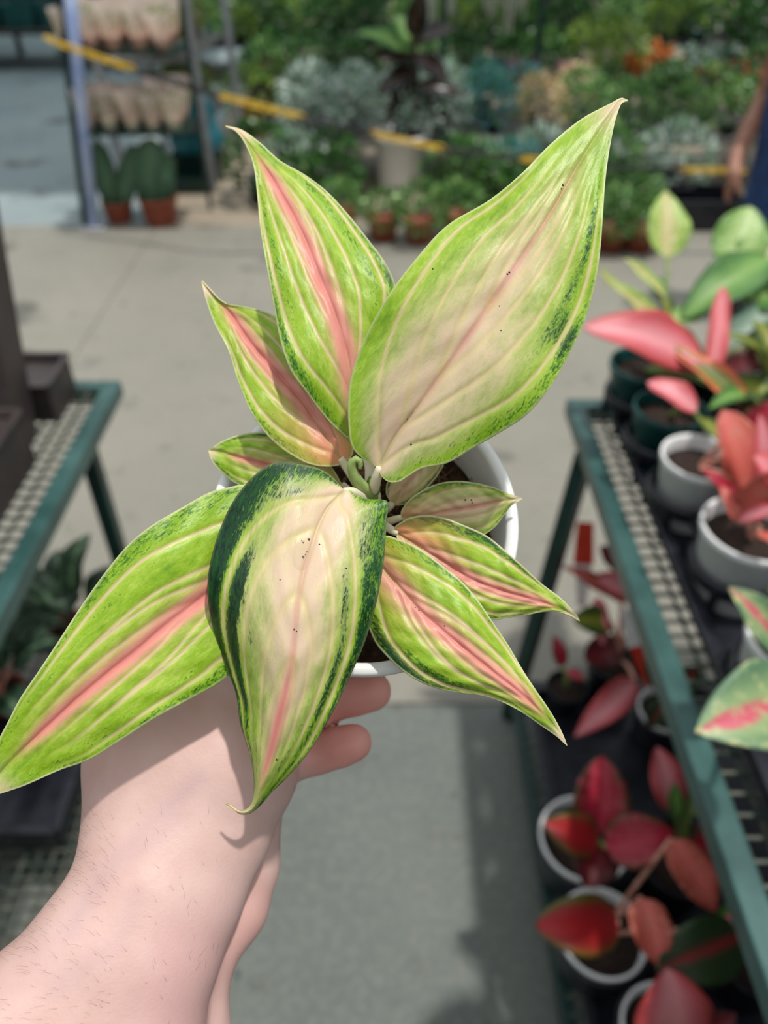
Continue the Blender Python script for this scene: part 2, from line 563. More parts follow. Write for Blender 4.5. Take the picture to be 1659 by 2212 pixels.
# ------------------------------------------------------------------ setting: concrete floor of slabs
fb = MB(); fb.box((0, 8, -0.075), (24, 26, 0.05))
floor = fb.build('floor', M['joint'])
tag(floor, kind='structure')
ys = [-4.9, -1.9, 1.127, 4.36, 7.5, 10.7, 20.9]
xs = [-12, -4.6, -1.28, 2.9, 12]
G = 0.0018
for j in range(len(ys) - 1):
    for i in range(len(xs) - 1):
        b = MB()
        b.box(((xs[i] + xs[i + 1]) / 2, (ys[j] + ys[j + 1]) / 2, -0.025), (xs[i + 1] - xs[i] - 2 * G, ys[j + 1] - ys[j] - 2 * G, 0.05))
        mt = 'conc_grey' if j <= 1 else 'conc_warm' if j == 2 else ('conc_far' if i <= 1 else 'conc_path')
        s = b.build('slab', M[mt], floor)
        bevel(s, 0.002, 1)


M['net'] = mat_mottled('light_block_net', C(24, 40, 30), C(36, 56, 42), 60, 0.9)
M['shade_sheet'], nt, p = nodes_of('milky_shade_sheet')
nt.links.new(ramp(nt, noise(nt, N(nt, 'ShaderNodeTexCoord').outputs['Object'], 3), [(.3, C(214, 220, 222)), (.7, C(232, 236, 236))]), p.inputs['Base Color'])
add_translucent(nt, p, C(232, 240, 244), 0.75)
for nm, c_, sz in (('added_wall_left', (-6.0, 5.0, 1.5), (.06, 18, 3.0)), ('added_wall_right', (6.2, 5.0, 1.5), (.06, 18, 3.0)), ('added_wall_back', (.1, 13.9, 1.5), (12.2, .06, 3.0)), ('added_wall_front', (.1, -3.9, 1.5), (12.2, .06, 3.0))):
    b = MB(); b.box(c_, sz); tag(b.build(nm, M['net'], None), kind='structure')  # unseen net walls added to cut side light from the horizon
b = MB()
for yy in (4.9, 13.5):
    b.bar((-5.9, yy, 3.0), (6.1, yy, 3.0), .08, .12)
roof = b.build('added_shade_roof', M['galv'], None); tag(roof, kind='structure')  # unseen roof added to shade the far end
for k in range(12):
    x = -5.35 + k * .96
    b = MB(); b.box((x, 9.2, 3.08), (.955 if x < -1 else .46, 8.7, .012)); b.build('shade_roof_sheet', M['shade_sheet'], roof)  # sheets closed at the left, gapped at the right to dapple the plants

# ------------------------------------------------------------------ leaf and pot builders
def leaf_geo(pb, pt, width, nrm, arch=0.1, fold=0.12, twist=0.0, nu=18, nv=10, shape=(0.55, 0.8), tipbend=0.0):
    pb, pt = Vector(pb), Vector(pt)
    y = pt - pb; L = y.length; y.normalize()
    n = Vector(nrm); n = (n - y * n.dot(y))
    n = n.normalized() if n.length > 1e-4 else y.orthogonal().normalized()
    x = y.cross(n)
    a, b = shape
    um = a / (a + b); wm = um ** a * (1 - um) ** b
    vs_, uvs, fs = [], [], []
    for i in range(nu + 1):
        u = i / nu
        w = width / 2 * (u ** a * (1 - u) ** b) / wm
        c = pb + y * (L * u) + n * (arch * L * 4 * u * (1 - u)) - n * (tipbend * L * max(0, u - 0.6) ** 2 * 6)
        tw = twist * u
        xx = x * math.cos(tw) + n * math.sin(tw); nn = n * math.cos(tw) - x * math.sin(tw)
        for k in range(nv + 1):
            v = -1 + 2 * k / nv
            rip = 0.035 * L * math.sin(9 * u + 5 * pb.x * 40 + (2 if v > 0 else 0)) * v * v * math.sin(math.pi * u) - 0.05 * w * math.exp(-(v / .12) ** 2)
            vs_.append(c + xx * (w * v) + nn * (fold * abs(v) ** 1.5 * w + rip))
            uvs.append(((v + 1) / 2, u))
    for i in range(nu):
        for k in range(nv):
            q = i * (nv + 1) + k
            fs.append((q, q + 1, q + nv + 2, q + nv + 1))
    return vs_, fs, uvs


def set_uv(o, uvs):
    me = o.data
    ul = me.uv_layers.new(name='UVMap')
    idx = np.empty(len(me.loops), int); me.loops.foreach_get('vertex_index', idx)
    ul.data.foreach_set('uv', np.array(uvs)[idx].astype(np.float32).ravel())


TOCAM = -FW


def mleaf(parent, pb, pt, width, mat, nrm=None, name='leaf', thick=0.0006, **kw):
    if nrm is None: nrm = TOCAM * 0.6 + Vector((0, 0, 0.6))
    v, f, uv = leaf_geo(pb, pt, width, nrm, **kw)
    o = link_mesh(name, v, f, M[mat], parent)
    set_uv(o, uv)
    solid(o, thick, 0)
    return o


def stalk(parent, pts, r0, r1, mat, name='stem', n=7):
    pts = smooth_path([Vector(p) for p in pts], 10)
    m = MB(); m.tube(pts, [r0 + (r1 - r0) * i / (len(pts) - 1) for i in range(len(pts))], n)
    return m.build(name, M[mat], parent, smooth=True)


def catmull(P, n):
    """dense centripetal-ish Catmull-Rom through rows of P, resampled to n points evenly by arc length in the first two columns"""
    P = np.array(P, float)
    if len(P) == 2:
        t = np.linspace(0, 1, n)[:, None]; return P[0] * (1 - t) + P[1] * t
    E = np.vstack([2 * P[0] - P[1], P, 2 * P[-1] - P[-2]])
    out = []
    for i in range(1, len(E) - 2):
        p0, p1, p2, p3 = E[i - 1:i + 3]
        d1 = max(np.linalg.norm(p1[:2] - p0[:2]), 1e-6) ** 0.5; d2 = max(np.linalg.norm(p2[:2] - p1[:2]), 1e-6) ** 0.5; d3 = max(np.linalg.norm(p3[:2] - p2[:2]), 1e-6) ** 0.5
        m1 = (p1 - p0) / d1 - (p2 - p0) / (d1 + d2) + (p2 - p1) / d2
        m2 = (p2 - p1) / d2 - (p3 - p1) / (d2 + d3) + (p3 - p2) / d3
        m1 *= d2; m2 *= d2
        t = np.linspace(0, 1, 24, endpoint=False)[:, None]
        out.append((2 * t**3 - 3 * t**2 + 1) * p1 + (t**3 - 2 * t**2 + t) * m1 + (-2 * t**3 + 3 * t**2) * p2 + (t**3 - t**2) * m2)
    out = np.vstack(out + [P[-1:]])
    s = np.concatenate([[0], np.cumsum(np.linalg.norm(np.diff(out[:, :2], axis=0), axis=1))])
    q = np.linspace(0, s[-1], n)
    return np.stack([np.interp(q, s, out[:, k]) for k in range(out.shape[1])], 1)


def smooth_path(pts, n):
    P = np.array([tuple(p) for p in pts])
    if len(P) == 2: return pts
    t = np.linspace(0, len(P) - 1, n)
    out = []
    E = np.vstack([2 * P[0] - P[1], P, 2 * P[-1] - P[-2]])
    for q in t:
        i = min(int(q), len(P) - 2); f = q - i
        p0, p1, p2, p3 = E[i], E[i + 1], E[i + 2], E[i + 3]
        out.append(Vector(0.5 * (2 * p1 + (p2 - p0) * f + (2 * p0 - 5 * p1 + 4 * p2 - p3) * f * f + (3 * p1 - p0 - 3 * p2 + p3) * f**3)))
    return out


def pot_parts(parent, base, r, h, mat, soil='soil_dark', taper=0.74, lip=0.012, n=32, Mx=None, fill=0.82):
    """lathe pot with lip, inner wall and soil"""
    m = MB(); rb = r * taper
    m.lathe(base, [(0.001, 0), (rb * 0.96, 0), (rb, h * 0.02), (r * 0.95, h - lip), (r, h - lip * 0.9), (r, h - 0.001), (r * 0.985, h), (r * 0.93, h - 0.001), (r * 0.91, h - lip), (rb * 0.95, h * 0.06), (0.001, h * 0.05)], n, Mx)
    m.build('pot', M[mat], parent, smooth=True)
    m = MB()
    zs = h * fill; rs = (rb + (r - rb) * fill) * 0.93
    m.lathe(base, [(0.001, zs + 0.004), (rs * 0.5, zs + 0.003), (rs, zs - 0.003), (rs, zs - 0.012)], 24, Mx)
    m.build('soil', M[soil], parent, smooth=True)


# ------------------------------------------------------------------ the plant in the hand
HP = {}   # hero leaves: midrib / left edge / right edge in photo pixels (base to tip), midrib depths, edge offsets
L = []
L.append(dict(nm='L1', seed=1.0,
  mid=[(817,1016),(851,948),(911,868),(979,773),(1046,677),(1118,570),(1197,447),(1257,343),(1309,264),(1343,217),(1357,217)],
  lf=[(817,1016),(807,1004),(780,988),(760,964),(752,908),(754,836),(772,769),(800,705),(839,638),(899,558),(967,486),(1058,431),(1126,375),(1189,311),(1257,256),(1317,224),(1343,211),(1357,216)],
  rt=[(817,1016),(825,1030),(839,1041),(862,1041),(880,1030),(911,1012),(967,1000),(1022,968),(1078,936),(1138,896),(1189,836),(1229,769),(1265,689),(1285,618),(1297,538),(1303,459),(1309,379),(1321,299),(1333,248),(1345,221),(1357,218)],
  dm=[.272,.264,.258,.256,.256,.258,.262,.266], dl=.004, dr=-.004, pink=.22, rib=.38, pw=.0024, cream=1.0, cfade=(1.0, 0.72), dark=(.20,.62), peach=.14, patches=[(1,.84,.10,.50,.05,.75),(1,.80,.10,.70,.10,.40),(1,.66,.06,.55,.12,.3)],
  veins=[(-.02,.80,.10),(.10,.55,.12),(.24,.33,.13),(.42,.22,.13)]))
L.append(dict(nm='L2', seed=2.0,
  mid=[(766,940),(758,823),(747,757),(720,669),(689,592),(651,500),(612,427),(574,365),(535,311),(508,279),(487,272)],
  lf=[(766,940),(754,947),(727,926),(704,903),(666,853),(628,800),(604,730),(589,653),(574,565),(562,492),(555,415),(547,354),(528,304),(508,281),(487,273)],
  rt=[(766,940),(785,925),(812,862),(838,790),(852,720),(857,660),(854,615),(831,565),(797,519),(754,465),(708,415),(658,377),(604,346),(562,308),(520,279),(487,271)],
  dm=[.286,.282,.281,.283,.287,.292,.297,.300], dl=-.004, dr=.004, pink=1.0, pw=.0042, cream=.35, cfade=(0.8, 0.35), dark=(.40,.55), peach=.25,
  veins=[(-.02,.82,.10),(.08,.56,.14),(.22,.34,.16),(.4,.6,.3)]))
L.append(dict(nm='L3', seed=3.0,
  mid=[(738,994),(697,930),(651,865),(593,800),(539,738),(497,677),(455,630),(435,607)],
  lf=[(738,994),(735,1003),(712,1008),(670,1003),(631,984),(585,949),(547,899),(516,830),(493,757),(462,696),(443,642),(435,607)],
  rt=[(738,994),(755,992),(764,970),(752,940),(725,895),(700,830),(670,760),(640,715),(600,686),(566,671),(524,661),(481,653),(455,628),(435,607)],
  dm=[.287,.287,.289,.292,.296,.300,.302], dl=-.003, dr=-.002, pink=.95, pw=.0045, cream=.1, cfade=(0.5, 0.3), dark=(.30,.55), peach=1.0,
  veins=[(-.02,.78,.10),(.08,.5,.14),(.2,.3,.16)]))
L.append(dict(nm='L4', seed=4.0,
  mid=[(738,1047),(690,1032),(647,1022),(582,1006),(517,989),(478,977),(450,973)],
  lf=[(738,1047),(738,1058),(705,1070),(640,1076),(560,1066),(504,1041),(473,1015),(456,993),(450,973)],
  rt=[(738,1047),(729,1028),(700,990),(650,960),(573,934),(517,939),(478,954),(450,973)],
  dm=[.296,.296,.298,.300,.302], dl=.0, dr=.0, pink=.7, pw=.0032, cream=.5, cfade=(1.0, 0.6), dark=(.45,.5), peach=.3,
  veins=[(-.02,.7,.10),(.1,.4,.14)]))
L.append(dict(nm='L5', seed=5.0,
  mid=[(744,1061),(709,1096),(688,1135),(673,1182),(655,1240),(641,1320),(633,1407),(619,1486),(601,1558),(583,1631),(565,1689),(552,1728),(540,1749),(520,1755),(490,1737)],
  lf=[(744,1061),(735,1049),(709,1023),(680,1009),(644,1002),(615,997),(586,1002),(557,1020),(528,1049),(496,1096),(471,1154),(454,1215),(448,1269),(454,1334),(471,1392),(492,1450),(510,1501),(519,1566),(536,1620),(546,1667),(548,1707),(541,1738),(521,1751),(490,1736)],
  rt=[(744,1061),(753,1057),(767,1067),(796,1078),(825,1079),(838,1084),(835,1125),(829,1215),(814,1298),(789,1385),(753,1468),(716,1544),(673,1616),(622,1678),(586,1713),(562,1741),(542,1757),(520,1760),(490,1738)],
  dm=[.268,.260,.254,.250,.248,.249,.252,.256,.260,.264], dl=.013, dr=.010, pink=.85, pw=.0030, cream=1.0, cfade=(1.05, 0.70), dark=(.58,.5), peach=.12, pinkfrom=.5, rib=.4, patches=[(-1,.55,.10,.16,.06,.55),(-1,.62,.12,.42,.09,.75),(-1,.50,.07,.50,.06,.55),(-1,.72,.12,.60,.10,.6),(1,.55,.10,.36,.10,.45),(1,.62,.12,.22,.10,.35),(1,.58,.09,.66,.12,.65),(1,.45,.08,.78,.08,.5),(-1,.42,.08,.80,.08,.55),(1,.75,.12,.55,.2,.4)],
  veins=[(-.02,.80,.12),(.12,.56,.10),(.30,.36,.10),(.48,.24,.1)]))
L.append(dict(nm='L6', seed=6.0,
  mid=[(700,1078),(600,1150),(520,1220),(441,1288),(373,1339),(305,1397),(237,1451),(169,1508),(85,1586),(10,1660),(-40,1726)],
  lf=[(700,1078),(715,1110),(700,1180),(660,1270),(600,1370),(545,1430),(492,1461),(475,1475),(407,1512),(339,1549),(264,1597),(193,1641),(129,1664),(51,1698),(0,1715),(-40,1728)],
  rt=[(700,1078),(680,1060),(620,1048),(560,1044),(522,1047),(492,1053),(454,1063),(390,1098),(322,1139),(271,1183),(231,1231),(180,1302),(129,1380),(85,1447),(41,1512),(17,1559),(-4,1600),(-25,1660),(-40,1724)],
  dm=[.288,.282,.274,.266,.260,.257,.255,.254,.253], dl=.002, dr=-.003, pink=1.0, pw=.0042, cream=.32, cfade=(0.75, 0.3), dark=(.30,.45), peach=.1,
  veins=[(.0,.80,.12),(.16,.52,.14),(.34,.30,.13),(.25,.66,.2)]))
L.append(dict(nm='L7', seed=7.0,
  mid=[(800,1190),(828,1229),(870,1277),(907,1319),(949,1356),(1006,1404),(1066,1452),(1127,1500),(1172,1543),(1208,1582),(1225,1610)],
  lf=[(800,1190),(815,1165),(834,1157),(864,1166),(901,1182),(946,1214),(991,1250),(1027,1289),(1063,1341),(1099,1395),(1127,1443),(1154,1485),(1181,1524),(1202,1558),(1217,1588),(1225,1609)],
  rt=[(800,1190),(780,1230),(780,1300),(800,1365),(813,1392),(831,1413),(861,1443),(901,1470),(946,1488),(997,1497),(1042,1503),(1081,1515),(1127,1539),(1172,1570),(1202,1591),(1219,1606),(1225,1611)],
  dm=[.280,.274,.269,.266,.265,.266,.269], dl=.003, dr=.003, pink=.9, pw=.0042, cream=.35, cfade=(0.7, 0.4), dark=(.46,.5), peach=.55, patches=[(1,.80,.10,.45,.16,.5),(-1,.62,.08,.80,.08,.4)],
  veins=[(-.02,.80,.10),(.12,.5,.13),(.3,.3,.14),(.2,.66,.2)]))
L.append(dict(nm='L8', seed=8.0,
  mid=[(856,1150),(901,1178),(949,1208),(991,1235),(1036,1259),(1096,1280),(1157,1297),(1202,1312),(1235,1328),(1252,1341)],
  lf=[(856,1150),(852,1140),(867,1127),(892,1116),(925,1113),(961,1119),(1006,1136),(1051,1157),(1096,1193),(1136,1229),(1172,1262),(1208,1289),(1232,1312),(1252,1340)],
  rt=[(856,1150),(860,1180),(885,1220),(930,1270),(980,1310),(1030,1334),(1066,1339),(1096,1335),(1136,1329),(1172,1322),(1208,1322),(1232,1330),(1252,1342)],
  dm=[.284,.281,.279,.279,.281,.283], dl=.001, dr=.002, pink=.9, pw=.0032, cream=.3, cfade=(0.7, 0.5), dark=(.50,.55), peach=1.0,
  veins=[(-.02,.72,.10),(.12,.42,.13),(.3,.24,.13)]))
L.append(dict(nm='L9', seed=9.0,
  mid=[(867,1118),(916,1114),(961,1105),(1021,1095),(1081,1083),(1128,1077)],
  lf=[(867,1118),(866,1106),(872,1094),(885,1078),(916,1057),(949,1044),(985,1039),(1021,1042),(1066,1053),(1105,1068),(1128,1076)],
  rt=[(867,1118),(880,1135),(920,1158),(970,1172),(1015,1168),(1048,1154),(1069,1139),(1090,1112),(1105,1093),(1128,1078)],
  dm=[.290,.289,.289,.291,.293], dl=.0, dr=.003, pink=.3, pw=.004, cream=.85, cfade=(1.25, 0.8), dark=(.42,.5), peach=.75,
  veins=[(-.02,.7,.12),(.14,.35,.14)]))
L.append(dict(nm='L10', seed=10.0,
  mid=[(846,1088),(870,1055),(900,1020),(940,975),(985,935)],
  lf=[(846,1088),(834,1066),(838,1036),(860,1000),(900,960),(940,940),(985,935)],
  rt=[(846,1088),(862,1092),(895,1080),(930,1046),(950,1020),(966,980),(985,935)],
  dm=[.302,.299,.298,.298,.300], dl=.0, dr=.0, pink=.0, pw=.003, cream=.85, cfade=(1.3, 0.9), dark=(.75,.5), peach=.3,
  veins=[(-.02,.7,.12)]))


def bulge(i, n):
    return math.sin(math.pi * min(1.0, i / n)) ** 0.6


def smoothstep(a, b, x):
    t = np.clip((x - a) / (b - a), 0, 1)
    return t * t * (3 - 2 * t)


def hero_leaf(parent, d, label):
    NU, NH = 160, 42
    mid = catmull(d['mid'], NU); lf = catmull(d['lf'], NU); rt = catmull(d['rt'], NU)
    u = np.linspace(0, 1, NU)
    dm = np.interp(u, np.linspace(0, 1, len(d['dm'])), d['dm'])
    ker = np.ones(25) / 25
    dm = np.convolve(np.pad(dm, 12, mode='edge'), ker, 'valid')
    prof = np.clip(np.sin(np.pi * np.clip(u * 1.0, 0, 1)), 0, 1) ** 0.7
    dl = dm + d['dl'] * prof; dr = dm + d['dr'] * prof
    wav = 0.0016 * np.sin(u * 19 + d['seed'] * 3) * prof
    dl = dl + wav; dr = dr + 0.0014 * np.sin(u * 16 + d['seed'] * 5) * prof

    def w3(pp, dep):
        x = (pp[:, 0] - CX) / F_PX * dep; y = -(pp[:, 1] - CY) / F_PX * dep
        return np.array(CAM) + x[:, None] * np.array(RT) + y[:, None] * np.array(UP) + dep[:, None] * np.array(FW)
    m3, l3, r3 = w3(mid, dm), w3(lf, dl), w3(rt, dr)
    tow = np.array(CAM) - m3; tow /= np.linalg.norm(tow, axis=1)[:, None]
    nv = 2 * NH + 1
    V = np.zeros((NU, nv, 3)); A = {k: np.zeros((NU, nv)) for k in ('vein', 'pink', 'cream', 'dark', 'edge', 'peach', 'rib', 'ribg')}
    LP = np.zeros((NU, nv, 3))
    length = np.linalg.norm(np.diff(m3, axis=0), axis=1).sum()
    for k in range(nv):
        v = (k - NH) / NH; s = abs(v)
        e3 = l3 if v < 0 else r3
        hw = np.linalg.norm(e3 - m3, axis=1)
        # surface: edge blend + rounded blade on either side of the sunken midrib
        base = m3 + (e3 - m3) * s
        rise = 0.085 * hw * np.sin(np.pi * s ** 0.8) * (0.55 + 0.45 * prof)
        veinv = np.zeros(NU); relief = np.zeros(NU)
        for (u0, vi, kk) in d['veins']:
            kk = kk * 1.9; vi = min(.93, vi * 1.12)
            vv = vi * (1 - np.exp(-np.clip(u - u0, 0, None) / kk))
            on = smoothstep(u0 - 0.01, u0 + 0.05, u) * (1 - smoothstep(.60, .93, u))
            dist = np.abs(s - vv) * hw
            g = np.exp(-(dist / 0.00066) ** 2) * on
            soft = np.exp(-(dist / 0.0019) ** 2) * on * 0.34
            veinv = np.maximum(veinv, np.maximum(g, soft)); relief = np.maximum(relief, np.exp(-(dist / 0.0011) ** 2) * on)
        # faint minor veins
        for (u0, vi, kk) in ((.05, .68, .2), (.18, .45, .2), (.34, .88, .2)):
            vv = vi * (1 - np.exp(-np.clip(u - u0, 0, None) / kk))
            on = smoothstep(u0, u0 + 0.05, u) * (1 - smoothstep(.55, .75, u))
            dist = np.abs(s - vv) * hw
            veinv = np.maximum(veinv, 0.26 * np.exp(-(dist / 0.0005) ** 2) * on)
        dmid = s * hw
        rib = np.exp(-(dmid / 0.0008) ** 2)
        pucker = 0.00035 * np.sin(s * hw / 0.0032 + u * 9) * np.sin(u * 46 + s * 8)
        V[:, k] = base + tow * (rise - 0.0006 * relief - 0.0007 * rib + pucker * prof)[:, None]
        pf = d.get('pinkfrom', 0.04)
        along = smoothstep(pf - .15, pf + .2, u) * (1 - smoothstep(.74, .95, u) * .95)
        A['pink'][:, k] = d['pink'] * along * np.exp(-(dmid / (d['pw'] * (1.1 - 0.55 * u))) ** 2) + 0.22 * d['pink'] * along * np.exp(-(dmid / (d['pw'] * 2.4)) ** 2)
        ca, cb = d['cfade']
        A['cream'][:, k] = d['cream'] * np.clip(1.05 - u / ca, 0, 1) ** 1.0 * np.clip(1.25 - s / cb * 0.9, 0, 1) + 0.4 * d['cream'] * np.exp(-(dmid / 0.006) ** 2) * (1 - u) + 0.9 * smoothstep(.86, .98, u) * (1.0 if d['nm'] in ('L2', 'L3', 'L7', 'L8') else .6)
        side = 1.0
        if d['nm'] == 'L5': side = 1.25 if v < 0 else 0.95
        if d['nm'] == 'L1': side = 0.25 if v < 0 else 1.35
        if d['nm'] == 'L7': side = 0.75 if v < 0 else 1.2
        lo, hi = d['dark']
        A['dark'][:, k] = side * lo * smoothstep(.45, 0.95, s) * (0.6 + 0.4 * np.sin(np.pi * u)) * 1.25 + 0.35 * lo * hi * smoothstep(.35, .8, u) * smoothstep(.15, .35, s) - 0.8 * veinv - 0.5 * smoothstep(.92, 1, u)
        for (sd_, s0, ws, u0, wu, am) in d.get('patches', ()):
            if sd_ * v > 0:
                A['dark'][:, k] += am * np.exp(-((s - s0) / ws) ** 2 - ((u - u0) / wu) ** 2) - .6 * am * veinv
        A['edge'][:, k] = 0.85 * smoothstep(0.0009, 0.0002, (1 - s) * hw) * (0.25 if (d['nm'] == 'L5') else 1.0)
        A['peach'][:, k] = d['peach'] * np.clip(1.1 - u * 1.9, 0, 1) * np.clip(1.25 - s * 0.75, 0, 1)
        A['vein'][:, k] = veinv * (0.35 + 0.65 * smoothstep(0, .25, u))
        A['rib'][:, k] = d.get('rib', .5) * np.exp(-(dmid / (0.0011 - 0.0006 * u)) ** 2) * (1 - smoothstep(.7, .95, u)) * (1.0 if d['pink'] else .4)
        A['ribg'][:, k] = 1 - smoothstep(.02, .40, u)
        LP[:, k] = np.stack([u * length * 0.45, v * hw, np.full(NU, d['seed'])], 1)
    fs = []
    for i in range(NU - 1):
        for k in range(nv - 1):
            q = i * nv + k
            fs.append((q, q + 1, q + nv + 1, q + nv))
    o = link_mesh('leaf', V.reshape(-1, 3), fs, M['hero'], parent)
    # make faces look at the camera side
    me = o.data
    if me.polygons[len(fs) // 2].normal.dot(Vector(tow[NU // 2])) < 0:
        me.flip_normals()
    for kx, arr in A.items():
        at = me.attributes.new(kx, 'FLOAT', 'POINT'); at.data.foreach_set('value', np.clip(arr, 0, 1).astype(np.float32).ravel())
    at = me.attributes.new('lp', 'FLOAT_VECTOR', 'POINT'); at.data.foreach_set('vector', LP.astype(np.float32).ravel())
    solid(o, 0.0005, -1)
    o['label'] = label
    return o


# pot frame
POT_C = W(786, 1121, 0.300)
TILT = math.radians(21)
POT_UP = (UP * math.sin(TILT) - FW * math.cos(TILT)).normalized()
px_ = RT.copy(); py_ = POT_UP.cross(px_).normalized()
POT_M = Matrix((px_, py_, POT_UP)).transposed()
POT_R, POT_H = 0.0605, 0.094
pot_base = POT_C - POT_UP * POT_H
hero = thing('potted_aglaonema', 'lime green and pink variegated plant in a white pot held up by a hand', 'plant', pot_base)
m = MB()
R_ = POT_R
m.lathe(pot_base, [(0.0005, 0), (R_ * .68, 0), (R_ * .70, .002), (R_ * .90, POT_H - .014), (R_ * .955, POT_H - .0125), (R_ * .97, POT_H - .006), (R_, POT_H - .0045), (R_, POT_H - .0012), (R_ * .985, POT_H), (R_ * .93, POT_H - .0004), (R_ * .918, POT_H - .002), (R_ * .90, POT_H - .012), (R_ * .68, .004), (0.0005, .004)], 96, POT_M)
po = m.build('pot', M['white_pot'], hero, smooth=True)
po['label'] = 'round white plastic pot with a thick lip'
# soil with lumps
m = MB(); nr, na = 26, 90; vs_, fs = [], []
zs = POT_H - .020
for i in range(nr + 1):
    rr = R_ * .885 * i / nr
    for k in range(na):
        a = 2 * math.pi * k / na
        lump = .0022 * math.sin(13 * a + i) * math.sin(i * 1.3 + 5 * a) + random.uniform(-.0014, .0014)
        p = Vector((rr * math.cos(a), rr * math.sin(a), zs + lump * min(1, (nr - i) / 3) - .004 * (i / nr) ** 3))
        vs_.append(pot_base + POT_M @ p)
for i in range(nr):
    for k in range(na):
        k2 = (k + 1) % na
        fs.append((i * na + k, i * na + k2, (i + 1) * na + k2, (i + 1) * na + k))
m.add(vs_, fs); m.build('soil', M['soil'], hero, smooth=True)
m = MB()
for i in range(170):
    a = random.uniform(0, 2 * math.pi); r0 = R_ * .86 * math.sqrt(random.random())
    if i < 90: a = random.uniform(-.6, 1.4); r0 = R_ * random.uniform(.35, .84)
    th = random.uniform(0, 2 * math.pi); ln = random.uniform(.006, .02)
    pts = []
    for t in range(5):
        q = t / 4
        x = r0 * math.cos(a) + ln * (q - .5) * math.cos(th + q); y = r0 * math.sin(a) + ln * (q - .5) * math.sin(th + q)
        sc = min(1, R_ * .86 / max(1e-6, math.hypot(x, y)))
        pts.append(pot_base + POT_M @ Vector((x * sc, y * sc, zs + .0015 + .004 * math.sin(q * 3.1) * random.random())))
    m.tube(pts, .00018, 4)
fo = m.build('coir_fibres', M['fibre'], hero, smooth=True)
tag(fo, kind='stuff')
names = ['largest leaf, pale cream green, pointing up right', 'upright lime leaf with a pink rib', 'smaller leaf with an orange pink base', 'small blunt leaf over the pot lip',
         'front leaf with dark green edges and curled tip', 'long lime leaf reaching out of the frame', 'lower right lime leaf with pink rib', 'narrow leaf with a long white tip', 'short peach leaf crossing the pot lip', 'pale hidden leaf under the largest one']
HL = [hero_leaf(hero, d, lb) for d, lb in zip(L, names)]
# petioles, stem, new leaf
S0 = POT_C - POT_UP * .021 + RT * .003 - UP * .001
stalk(hero, [S0, W(803, 1082, .297), W(800, 1066, .288)], .0042, .0034, 'petiole', 'stem', 10)
for lf_, (pts, r0, r1) in zip(HL, [
    ([W(803, 1095, .305), W(806, 1062, .284), W(813, 1034, .2745), W(822, 1008, .2715)], .0026, .0016),
    ([W(800, 1095, .305), W(800, 1045, .290), W(797, 1000, .288), W(772, 945, .288)], .0026, .0016),
    ([W(798, 1095, .305), W(775, 1050, .291), W(745, 1003, .288), W(735, 990, .2875)], .0022, .0015),
    ([W(795, 1100, .306), W(770, 1075, .302), W(740, 1048, .2975)], .0022, .0014),
    ([W(800, 1100, .305), W(785, 1080, .282), W(762, 1064, .2715), W(742, 1063, .2685)], .0024, .0016),
    ([W(795, 1105, .305), W(760, 1100, .296), W(715, 1086, .2895), W(698, 1080, .2885)], .0024, .0016),
    ([W(800, 1110, .306), W(798, 1150, .294), W(799, 1186, .282), W(806, 1196, .280)], .0022, .0015),
    ([W(806, 1110, .306), W(825, 1130, .296), W(846, 1145, .286), W(860, 1152, .2845)], .002, .0013),
    ([W(808, 1112, .306), W(830, 1128, .298), W(850, 1123, .292), W(868, 1118, .2905)], .002, .0012),
    ([W(810, 1100, .308), W(832, 1100, .305), W(842, 1094, .3025), W(848, 1086, .3025)], .002, .0014)]):
    stalk(lf_, pts, r0, r1, 'petiole', 'petiole', 10)
o = stalk(hero, [W(803, 1076, .286), W(790, 1058, .279), W(772, 1040, .274), W(762, 1020, .2715), W(759, 1003, .270), W(766, 992, .269), W(776, 994, .269), W(779, 1004, .2695), W(777, 1012, .270)], .0026, .0007, 'newleaf', 'rolled_new_leaf', 12)
o['label'] = 'rolled green new leaf with hooked tip'
for a, b, w_ in (((802, 1072, .283), (799, 1028, .279), .0042), ((808, 1070, .2825), (818, 1036, .2785), .0034)):
    mleaf(hero, W(*a), W(*b), w_, 'palegreen', nrm=TOCAM, name='leaf_sheath', nu=8, nv=4, thick=.0004, fold=.5)

